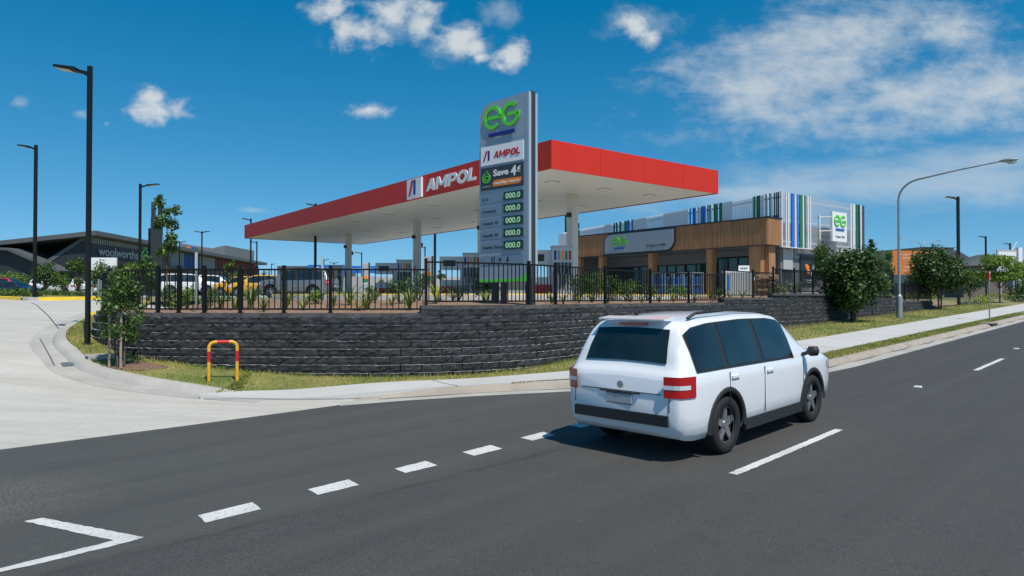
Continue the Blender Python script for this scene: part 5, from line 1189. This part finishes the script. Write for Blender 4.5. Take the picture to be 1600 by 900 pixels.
def build_wing():
    t = thing('shopping_wing', 'low dark building wing with a shallow roof at the edge', 'building', (-72, 88, 2.3)); T = Matrix.Translation((72, -88, -2.3))
    pts = [(-120, 2.3), (-58.2, 2.3), (-58.2, 5.3), (-64.5, 8.0), (-70, 8.3), (-120, 7.4)]; m = MB(T); m.prism(pts, 88, 93, 'xz'); m.build('wall', M['dark_clad'], t)
    m = MB(T); m.prism([(-120, 7.42), (-70, 8.32), (-64.4, 8.02), (-57.8, 5.2), (-57.6, 5.45), (-64.2, 8.35), (-69.9, 8.68), (-120, 7.8)], 87, 94, 'xz'); m.build('roof', M['roof_grey'], t)
    for k in range(7): m = MB(T); m.b2((-100 + k * 5.2, 87.8, 2.6), (-96.2 + k * 5.2, 87.95, 5.2)); m.build('window', M['glass'], t)
    m = MB(T); m.b2((-120, 104, 6), (-64, 118, 9.3)); m.build('upper_storey', mat('grey green cladding', (.20, .25, .24), .5, .1, .3), t); m = MB(T)
    for k in range(12): m.b2((-76 + k * 1.1, 103.7, 6.5), (-75.85 + k * 1.1, 103.85, 9.6))
    m.b2((-120, 103.6, 9.3), (-63, 103.8, 9.6)); m.b2((-66, 103.6, 9.6), (-58, 103.7, 9.7)); m.b2((-65, 103.6, 10.3), (-58, 103.7, 10.4)); m.b2((-64, 103.6, 11.0), (-58, 103.7, 11.1)); m.build('roof_rail', M['lgrey'], t)
    m = MB(T); band(m, -66.5, 4.05, .001, .9, 0, 360, 87.5, 87.7, 20); m.build('round_sign', M['lgrey'], t)
build_wing()
def build_hall():
    x, y = at(330, 175); t = thing('distant_hall', 'grey hall roof with coloured sign above the supermarket roofline', 'building', (x, y, 3)); m = MB(); m.prism([(-8, 0), (3.4, 0), (3.4, 12.4), (0, 11.6), (-5, 12.2), (-8, 13.0)], 0, 20, 'xz'); m.build('wall', M['grey_clad'], t)
    m = MB(); m.b2((-6.2, -.2, 10.9), (-5.2, -.05, 12.0)); m.b2((-5.2, -.2, 10.9), (-4.2, -.05, 12.0), 1); m.b2((-4.2, -.2, 10.9), (-3.4, -.05, 11.8), 2); m.build('colour_sign', [M['orange'], M['blue'], M['dgreen']], t)
build_hall()
def build_kiosk():
    x, y = at(433, 68); t = thing('wash_kiosk', 'low grey building with a blue sign band under the canopy', 'building', (x, y, 2.15), 0)
    m = MB(); m.b2((0, 2, 0), (18, 8, 2.0)); m.build('wall', M['lgrey'], t); m = MB(); m.b2((0, 0, 2.0), (6, 8, 3.0)); m.build('roof_band', M['roof_grey'], t)
    m = MB(); m.b2((3.1, -.2, 1.9), (6.7, .6, 3.1)); m.b2((6.7, -.1, 2.3), (10.0, .6, 3.0)); p = m.build('sign_band', M['slat_blue'], t)
    m = MB(); band(m, 3.95, 2.5, .001, .42, 90, 270, -.25, -.21, 12, 0); band(m, 4.0, 2.5, .001, .42, -90, 90, -.25, -.21, 12, 1); m.build('emblem', [M['stake'], M['amp_white']], p)
    m = MB(); m.b2((5.0, -.22, 2.72), (5.5, -.205, 2.84)); m.b2((5.0, -.22, 2.42), (5.4, -.205, 2.54)); m.b2((7.0, -.12, 2.6), (9.6, -.105, 2.75)); m.build('print', M['amp_white'], p)
    x, y = at(596, 78); t = thing('distant_shed', 'low dark flat shed seen between canopy columns', 'shed', (x, y, 2.2)); m = MB(); m.b2((0, 0, 0), (3.4, 4, 1.1)); m.build('wall', M['lgrey'], t); m = MB(); m.b2((-.1, -.1, 1.1), (3.5, 4.1, 1.7)); m.build('roof', M['dark_clad'], t)
build_kiosk()
def house(px, d, w_, dp, hw, hr, z, rz, label, wm, rm):
    x, y = at(px, d); t = thing('house', label, 'house', (x, y, z), rz); m = MB(); m.b2((0, 0, 0), (w_, dp, hw)); m.build('wall', wm, t); o = .6; k = min(w_, dp) / 2
    m = MB(); r0 = [(-o, -o, hw), (w_ + o, -o, hw), (w_ + o, dp + o, hw), (-o, dp + o, hw)]; rd = [(k, dp / 2, hw + hr), (w_ - k, dp / 2, hw + hr)] if w_ > dp else [(w_ / 2, k, hw + hr), (w_ / 2, dp - k, hw + hr)]
    m.add(r0 + rd, [(0, 1, 5, 4), (1, 2, 5), (2, 3, 4, 5), (3, 0, 4), (3, 2, 1, 0)] if w_ > dp else [(0, 1, 4), (1, 2, 5, 4), (2, 3, 5), (3, 0, 4, 5), (3, 2, 1, 0)]); m.build('roof', rm, t)
    for q in (.15, .5, .8): m = MB(); m.b2((w_ * q, -.05, hw * .35), (w_ * q + 1.3, -.01, hw * .75)); m.build('window', M['glass'], t)
house(1506, 84, 9, 12, 3.9, 1.7, 2.0, -.2, 'brown brick house with grey hip roof behind the verge trees', M['brickish'], M['tile'])
house(1443, 95, 5, 9, 7.0, .2, 2.0, .2, 'pale flat topped house beside the orange billboard', M['render'], M['tile'])
x, y = at(1493, 92); t = thing('chimney_house', 'small orange brown gable roof poking above the dark tree', 'house', (x, y, 2.0)); m = MB(); m.b2((-1.6, 0, 0), (1.6, 5, 5.2)); m.build('wall', M['rock'], t); m = MB(); m.prism([(-2, 5.2), (2, 5.2), (0, 6.4)], -.4, 5.4, 'xz'); m.build('roof', M['tile'], t)
hw = [(-150, 260, 30, 5.5), (-40, 230, 26, 3.6), (10, 260, 30, 4.2), (42, 250, 22, 3.4), (90, 240, 24, 5.0)]
for k, (x, y, w_, h) in enumerate(hw[1:4]):
    t = thing('far_house', ['far pale house row behind the far column', 'far pale house row behind the totem and pump', 'far pale house row behind the price sign'][k], 'house', (x, y, 3.2), 0, 'far houses along the skyline'); m = MB(); m.b2((-w_ / 2, 0, 0), (w_ / 2, 8, h * .6)); m.build('wall', M['render'], t); m = MB(); m.prism([(-w_ / 2 - .5, h * .6), (w_ / 2 + .5, h * .6), (w_ / 2 - 4, h * 1.15), (-w_ / 2 + 4, h * 1.15)], -.5, 8.5, 'xz'); m.build('roof', M['tile'], t)

# ------------------------------------------------------------------ planting
def leaves(name, centres, count, size, material, parent, loc=None, flat=.5, asp=.55, seed=0):
    """centres: (x,y,z,rx,ry,rz); leaves lie mostly near each clump's skin"""
    r = np.random.default_rng(seed + len(centres)); cs = np.array(centres, float); vol = (cs[:, 3] * cs[:, 4] * cs[:, 5]) ** .67; idx = r.choice(len(cs), count, p=vol / vol.sum())
    d = r.normal(size=(count, 3)); d /= np.linalg.norm(d, axis=1)[:, None]; rad = r.random(count) ** .38 * (1 + .12 * r.normal(size=count)); c = cs[idx]; p = c[:, :3] + d * c[:, 3:] * rad[:, None]
    nrm = d * .7 + r.normal(size=(count, 3)) * .55; nrm[:, 2] += flat; nrm /= np.linalg.norm(nrm, axis=1)[:, None]
    a = np.cross(nrm, r.normal(size=(count, 3))); a /= np.linalg.norm(a, axis=1)[:, None]; b = np.cross(nrm, a); s = size * (.65 + .7 * r.random(count))[:, None]
    v = np.stack([p - a * s * .5, p + b * s * asp * .5 + nrm * s * .06, p + a * s * .5, p - b * s * asp * .5 + nrm * s * .06], 1).reshape(-1, 3)
    me = bpy.data.meshes.new(name); me.vertices.add(len(v)); me.vertices.foreach_set('co', v.ravel()); f = np.arange(count * 4)
    me.loops.add(count * 4); me.loops.foreach_set('vertex_index', f); me.polygons.add(count); me.polygons.foreach_set('loop_start', np.arange(count) * 4); me.update(calc_edges=True); me.validate()
    me.materials.append(material); o = bpy.data.objects.new(name, me); COL.objects.link(o); o.parent = parent
    if loc: o.location = loc
    return o
def tree(px, d, z, h, r, crown_z, n, leaf, size, label, group, clumps=16, squash=1.0, stems=1, name='verge_tree', stakes=0, seed=1, trunk_r=.06, open_=.62):
    rr = random.Random(seed); x, y = at(px, d); t = thing(name, label, 'tree', (x, y, z), 0, group); cz = (crown_z + h) / 2; hz = (h - crown_z) / 2
    cl = []
    for k in range(clumps):
        a = rr.random() * 2 * PI; q = rr.uniform(-.9, .92); rad = math.sqrt(max(.05, 1 - q * q)) * r * rr.uniform(.35, open_); s = rr.uniform(.30, .48)
        cl.append((rad * math.cos(a), rad * math.sin(a), cz + q * hz * .68, r * s, r * s, min(hz, r) * s * squash))
    m = MB()
    for k in range(stems):
        a = 2 * PI * k / max(1, stems); ox, oy = (0, 0) if stems == 1 else (.06 * math.cos(a), .06 * math.sin(a)); m.tube([(ox, oy, -.1), (ox * 1.5 + .02, oy * 1.5, crown_z * .6), (ox * 2.5, oy * 2.5, cz)], [trunk_r, trunk_r * .8, trunk_r * .45], 8)
    for c in cl[:10]: m.tube([(0, 0, crown_z * .8 + .1), (c[0] * .5, c[1] * .5, (crown_z + c[2]) / 2), (c[0], c[1], c[2])], [trunk_r * .5, trunk_r * .35, trunk_r * .15], 5)
    m.build('trunk', M['bark'], t, smooth=True); leaves('crown', cl, n, size, leaf, t, seed=seed)
    for k in range(stakes): m = MB(); m.tube([(-.12 + .24 * k, -.15, 0), (-.12 + .24 * k, -.15, 1.15)], .025, 6); m.build('stake', M['stake'], t)
    return t
x, y = at(1330, 31.6); tree(1332, 31.6, G(x, y), 3.45, 1.85, .35, 8500, M['leaf_dark'], .17, 'dense dark round tree in front of the wall beside the shop poster', 'trees on the verge', 26, stems=3, seed=3, open_=.75)
x, y = at(1465, 42.4); tree(1468, 42.4, G(x, y), 4.15, 1.9, .7, 8500, M['leaf_dark'], .20, 'dense dark round tree standing right of the galvanised street light', 'trees on the verge', 26, stems=2, seed=8, open_=.75)
x, y = at(1560, 60); tree(1562, 58, 1.35, 4.6, 2.3, 1.6, 4200, M['leaf_lime'], .22, 'light green feathery tree behind the small red sign', 'trees on the verge', 18, squash=.6, seed=5, open_=.85)
tree(1290, 33.8, 2.2, 3.0, .9, .3, 1500, M['leaf_mid'], .13, 'loose green sapling above the wall beside the shop poster', 'saplings inside the fence', 9, seed=9)
tree(1358, 40, 2.0, 3.9, .5, 1.0, 700, M['leaf_dark'], .15, 'thin dark sapling tip beyond the round verge tree', 'saplings inside the fence', 8, seed=10)
tree(1386, 52, 2.0, 4.0, .8, .6, 900, M['leaf_mid'], .16, 'green shrub tree beside the billboard edge', 'saplings inside the fence', 8, seed=12)
tree(1515, 66, 1.6, 3.7, 1.7, .4, 2200, M['leaf_mid'], .2, 'mid green tree between the dark tree and the lamp post', 'trees on the verge', 12, seed=14)
tree(1590, 66, 1.6, 3.5, 1.6, .3, 1800, M['leaf_mid'], .2, 'green bushy tree at the foot of the white blade post', 'trees on the verge', 12, seed=15)
tree(1440, 58, 1.7, 3.4, 1.5, .3, 1600, M['leaf_mid'], .18, 'green tree filling the gap under the billboard', 'saplings inside the fence', 10, seed=16)
x, y = at(187, 14.4); tree(187, 14.4, G(x, y), 2.4, .42, .12, 2700, M['leaf_mid'], .08, 'staked young tree with several thin stems at the wall corner', 'young street trees', 34, stems=4, stakes=2, seed=21, name='young_tree', trunk_r=.022, open_=.95)
tree(260, 25.5, 1.75, 4.6, .52, 1.2, 1050, M['leaf_mid'], .15, 'tall loose sapling rising above the fence corner', 'saplings inside the fence', 14, seed=22, name='young_tree', trunk_r=.035, open_=1.0)
tree(72, 48, 2.0, 2.7, 1.15, .6, 2000, M['leaf_mid'], .15, 'bushy sapling on the island behind the navy car bonnet', 'saplings across the driveway', 10, seed=23, name='young_tree')
tree(122, 44, 2.0, 2.8, .85, .3, 1500, M['leaf_mid'], .14, 'slim sapling left of the nearest lamp post', 'saplings across the driveway', 10, seed=24, name='young_tree')
tree(160, 37, 1.95, 2.3, .95, .3, 1500, M['leaf_mid'], .13, 'leafy sapling in front of the blank white board', 'saplings across the driveway', 10, seed=25, name='young_tree')
tree(206, 34, 1.9, 2.0, .9, .3, 1400, M['leaf_lime'], .13, 'light green sapling beside the dark fence corner', 'saplings across the driveway', 10, seed=26, name='young_tree')
tree(358, 48, 2.0, 3.2, .55, .3, 900, M['leaf_mid'], .14, 'narrow sapling before the striped wall end', 'saplings inside the fence', 8, seed=27, name='young_tree')
tree(375, 60, 2.0, 2.9, .9, .4, 900, M['leaf_lime'], .16, 'light green sapling above the yellow cars', 'saplings inside the fence', 8, seed=28, name='young_tree')
tree(690, 60, 2.2, 2.6, .5, 1.0, 500, M['leaf_mid'], .14, 'small round tree beyond the pumps beside the thick lamp post', 'saplings inside the fence', 6, seed=29, name='young_tree')
tree(418, 90, 2.4, 3.3, 1.1, .8, 600, M['leaf_mid'], .2, 'far small tree over the yellow wagon', 'saplings inside the fence', 6, seed=30, name='young_tree')
tree(600, 70, 2.2, 2.2, .6, .8, 500, M['leaf_mid'], .15, 'small round tree beside the far totem', 'saplings inside the fence', 6, seed=31, name='young_tree')
tree(12, 75, 2.4, 2.6, 2.4, .3, 1500, M['leaf_lime'], .2, 'low light green bush behind the red wagon', 'saplings across the driveway', 10, seed=32, name='young_tree')
tree(100, 55, 2.1, 1.9, .8, .3, 800, M['leaf_lime'], .15, 'small sapling below the round sign', 'saplings across the driveway', 8, seed=33, name='young_tree')
tree(232, 30, 1.85, 2.3, .8, .3, 1200, M['leaf_mid'], .13, 'sapling rising behind the solid looking fence corner', 'saplings inside the fence', 10, seed=34, name='young_tree')

def bed_z(x, y):
    p = Vector((x, y)); i = near(p, WLi); a = WLi[i]; b = K2[near(a, K2)]; t = min(1, max(0, (p - a).length / max(.01, (b - a).length))); za = wall_top(a.x, a.y) - .05
    return za + (max(za, min(2.0, PL(b.x, b.y))) - .09 - za) * ss(t, 0, .8)
def strappy(loc, r, h, n, material, label, seed):
    rr = random.Random(seed); m = MB()
    for k in range(n):
        a = rr.random() * 2 * PI; ln = r * rr.uniform(.5, 1.1); hh = h * rr.uniform(.6, 1.1); wd = .03 * rr.uniform(.7, 1.3) * (1 + r); c, s = math.cos(a), math.sin(a); P = []
        for i in range(5):
            q = i / 4; x = ln * q ** 1.3; z = hh * (q * 1.35 - .45 * q ** 2.5); w2 = wd * (1 - q) ** .6 * .5 + .001; P.append([(x * c - s * w2, x * s + c * w2, z), (x * c + s * w2, x * s - c * w2, z + .006)])
        m.grid(P)
    o = m.build('strappy_plant', material, loc=loc); return tag(o, label, 'plant', 'spiky strap leaved plants in the garden bed')
k = 0
spots = [(322, 17.2), (345, 18.5), (368, 17.4), (392, 18.2), (412, 17.0), (447, 17.6), (452, 19.5), (474, 17.6), (480, 18.8), (522, 18.6), (545, 18.8), (560, 17.0), (573, 17.2), (586, 19.6), (612, 18.4), (640, 17.4), (648, 19.5), (682, 18.8), (708, 20.2), (760, 18.6), (775, 20.6), (862, 19.5), (880, 19.9), (905, 20.6), (925, 21.2), (950, 22), (985, 22.8), (1003, 23.2), (1030, 24), (1052, 24.6), (1085, 25.6), (1110, 26.6), (1140, 27.6), (1160, 28.4), (1200, 29.6), (1225, 29.6), (1250, 30.6)]
where = ['behind the fence']
for px, d in spots:
    k += 1; x, y = at(px, d); big = px in (447, 545, 573, 640, 392, 682); mt = M['strap'] if k % 3 else M['leaf_yellow']
    side = ('left of' if px < 503 else 'right of') + ' the thin steel post' if px < 560 else 'below the middle canopy column' if px < 700 else 'below the price sign' if px < 860 else 'below the shop name board' if px < 1040 else 'near the freezer'
    strappy((x, y, bed_z(x, y) - .02), .30 if not big else .42, .42 if not big else .62, 16 if not big else 24, mt, f"{'tall' if big else 'low'} {'green' if k % 3 else 'yellow green'} spiky plant {side}", k)
def shrub(px, d, r, h, n, leaf, size, label, seed, z=None, name='shrub', group='leafy shrubs in the garden bed'):
    rr = random.Random(seed); x, y = at(px, d); zz = bed_z(x, y) if z is None else z; t = thing(name, label, 'shrub', (x, y, zz), 0, group)
    cl = [(rr.uniform(-.6, .6) * r, rr.uniform(-.6, .6) * r, h * rr.uniform(.3, .72), r * .45, r * .45, h * .32) for _ in range(8)]; m = MB()
    for c in cl[:5]: m.tube([(0, 0, -.05), (c[0] * .6, c[1] * .6, c[2] * .6), c[:3]], [.02, .014, .006], 5)
    m.build('stem', M['bark'], t); leaves('foliage', cl, n, size, leaf, t, seed=seed); return t
for i, (px, d, r, h, n, lf, lb) in enumerate([(625, 19.2, .42, .75, 500, 'leaf_mid', 'green bushy shrub under the middle canopy column'), (655, 21, .5, .95, 600, 'leaf_mid', 'taller green shrub beside the near totem'), (716, 21.5, .45, .6, 400, 'leaf_grey', 'grey green shrub before the red based stand'), (757, 19.6, .42, .85, 600, 'leaf_dark', 'dark shrub under the price sign'), (905, 24, .55, 1.2, 800, 'leaf_dark', 'dark shrub before the near canopy column'), (928, 25, .6, 1.25, 800, 'leaf_mid', 'green shrub at the shop corner column'), (958, 25.5, .6, 1.05, 700, 'leaf_mid', 'green shrub below the shop name board'), (980, 25, .5, .8, 600, 'leaf_lime', 'light green shrub below the shop entry'), (1010, 26, .5, .7, 500, 'leaf_mid', 'low green shrub before the blue bottle crates'), (1060, 27, .5, .6, 500, 'leaf_lime', 'low light green shrub before the bottle crates end'), (1120, 29, .5, .6, 500, 'leaf_mid', 'low shrub left of the freezer'), (1215, 31.2, .6, .8, 600, 'leaf_grey', 'grey green shrub right of the rock stack'), (1240, 32, .7, .8, 600, 'leaf_grey', 'grey green shrub below the awning panel'), (330, 20, .4, .6, 350, 'leaf_mid', 'green shrub right of the pale corner post'), (292, 18.5, .4, .7, 400, 'leaf_lime', 'light green shrub at the fence corner'), (268, 19.0, .4, .7, 400, 'leaf_mid', 'green shrub tucked in the curved fence corner'), (395, 20.5, .4, .55, 350, 'leaf_grey', 'grey green shrub before the yellow wagon'), (585, 21.2, .35, .5, 300, 'leaf_mid', 'small green shrub by the red based stand'), (495, 19.0, .3, .45, 260, 'leaf_lime', 'small light shrub by the thin steel post')]):
    shrub(px, d, r, h, n, M[lf], .075, lb, 50 + i)
for i, (px, d, z, r, h, lf, lb) in enumerate([(1418, 49, 1.45, 1.2, 1.1, 'leaf_yellow', 'yellow green shrub behind the curved street light'), (1448, 52, 1.5, 1.2, 1.2, 'leaf_yellow', 'yellow green shrub under the dark tree'), (1518, 50, 1.15, 1.0, .65, 'leaf_grey', 'grey mounding shrub on the verge bed'), (1534, 52, 1.3, 1.0, .95, 'leaf_yellow', 'yellow green clipped shrub beside the grey one'), (1572, 70, 1.9, 2.2, .8, 'leaf_yellow', 'yellow green ground shrub below the estate sign'), (1590, 60, 1.55, 1.4, 1.0, 'leaf_dark', 'dark shrub at the end of the verge')]):
    shrub(px, d, r, h, 900, M[lf], .12, lb, 90 + i, z, group='shrubs along the far verge')
# planted island across the driveway
def island():
    pts = [(-21.6, 30.4), (-20.6, 30.0), (-18.9, 31.4), (-19.6, 36.5), (-22, 38), (-34, 42), (-35, 40)]; pts = [(-21.9, 30.5), (-21.0, 30.1), (-19.4, 32.3), (-18.3, 34.6), (-19.5, 38), (-33, 44), (-34, 42)]
    line = resample(pts + [pts[0]], .4); m = MB(); rows = []
    for d, h in ((0, 0), (-.02, .13), (-.14, .15), (-.16, .1)): rows.append([(p.x, p.y, H(p.x, p.y) + h) for p in offset(line, -d)])
    m.grid([[c[i] for c in rows] for i in range(len(line))]); m.m = [1 if (2 < (j // 3) < 14 or (j // 3) > 19) and j // 3 < 200 else 0 for j in range(len(m.m))]
    struct(m.build('kerb', [M['kerb'], M['yellow_kerb']]))
    c = sum(line, Vector((0, 0))) / len(line); m = MB(); m.grid([[(*(c + (p - c) * s), H(*(c + (p - c) * s)) + .12) for s in (0.0, .5, .97)] for p in line]); struct(m.build('island_bed', M['grass']))
    r = np.random.default_rng(5); cl = []
    for k in range(46):
        i = int(r.integers(len(line))); p = c + (line[i] - c) * float(r.uniform(.3, .93)); cl.append((p.x, p.y, H(p.x, p.y) + .25, .6, .6, .28))
    o = leaves('ground_cover', cl, 5200, .13, M['leaf_mid'], None, flat=.2, seed=77); o['kind'] = 'stuff'
island()
# grass blades on the verges
def blades():
    # also a rougher fringe of weeds along the foot of the wall
    r = np.random.default_rng(3); pts = []
    def scatter(A, B, n, sc=1.0):
        L = len(A)
        for _ in range(n):
            i = int(r.integers(L - 1)); s = r.random(); t = r.random(); a = A[i] + (A[i + 1] - A[i]) * s; b = B[i] + (B[i + 1] - B[i]) * s; p = a + (b - a) * t; pts.append((p.x, p.y, G(p.x, p.y), sc))
    j0 = next(i for i, p in enumerate(inner) if p.x < 9); scatter(inner[j0:], B[j0:], 26000); scatter(inner[:j0], B[:j0], 9000, 1.6)
    U = frange(15.3, 48, .5); A2 = [Vector(XY(u, E(u) + .67)) for u in U]; B2 = [Vector(XY(u, max(E(u) + .7, float(np.interp(u, *PLO))))) for u in U]; scatter(A2, B2, 12000, 1.3)
    U = frange(10.0, 12.4, .3); A3 = [Vector(XY(u, E(u) + .655)) for u in U]; B3 = [Vector(XY(u, E(u) + .66 + .09 * math.sin(PI * (u - 10) / 2.4))) for u in U]; scatter(A3, B3, 700, .9)
    W1 = [p + (q - p).normalized() * .12 for p, q in zip(WL, offset(WL, -1))]; W2 = offset(WL, -.35); W1 = offset(WL, -.16); i1 = [i for i, p in enumerate(WL) if -9 < p.x < 22]; n0 = len(pts); scatter([W1[i] for i in i1], [W2[i] for i in i1], 4200, 1.7)
    P = np.array(pts); n = len(P); a = r.random(n) * 2 * PI; h = (.028 + .035 * r.random(n)) * P[:, 3]; w_ = .008 * P[:, 3]; le = r.normal(size=(n, 2)) * .015
    ca, sa = np.cos(a) * w_, np.sin(a) * w_; z = P[:, 2] - .006
    v = np.stack([np.stack([P[:, 0] - ca, P[:, 1] - sa, z], 1), np.stack([P[:, 0] + ca, P[:, 1] + sa, z], 1), np.stack([P[:, 0] + le[:, 0], P[:, 1] + le[:, 1], z + h], 1)], 1).reshape(-1, 3)
    me = bpy.data.meshes.new('grass_blades'); me.vertices.add(n * 3); me.vertices.foreach_set('co', v.ravel()); me.loops.add(n * 3); me.loops.foreach_set('vertex_index', np.arange(n * 3)); me.polygons.add(n); me.polygons.foreach_set('loop_start', np.arange(n) * 3); me.update(calc_edges=True)
    me.materials.append(M['blade']); o = bpy.data.objects.new('grass_blades', me); COL.objects.link(o); tag(o, 'short patchy lawn grass on the verges', 'grass', None, 'stuff')
blades()
# mulch ring under the staked tree
x, y = at(187, 14.4); m = MB(); m.grid([[(x + .22 + .6 * s * math.cos(a) * (1 + .15 * math.sin(3 * a)), y + .22 + .4 * s * math.sin(a), G(x + .22 + .6 * s * math.cos(a), y + .22 + .4 * s * math.sin(a)) + .03 * (1 - s)) for s in (0, .5, 1)] for a in [2 * PI * q / 20 for q in range(21)]]); m.v = [(p[0], p[1], p[2] + .012) for p in m.v]; struct(m.build('mulch_patch', mat('bark mulch', (.20, .12, .08), .95, .5, 18, 1, 60)))
# far tree line on the skyline
cl = []
r = np.random.default_rng(9)
for k in range(150):
    x = -330 + 800 * k / 150 + r.uniform(-3, 3); cl.append((x, 300 + r.uniform(-20, 40), 3 + r.uniform(1, 3.5), r.uniform(4, 8), 5, r.uniform(2, 4.2)))
o = leaves('treeline', cl, 12000, 1.6, M['leaf_dark'], None, seed=4); o['kind'] = 'stuff'
scene.cycles.use_denoising = True
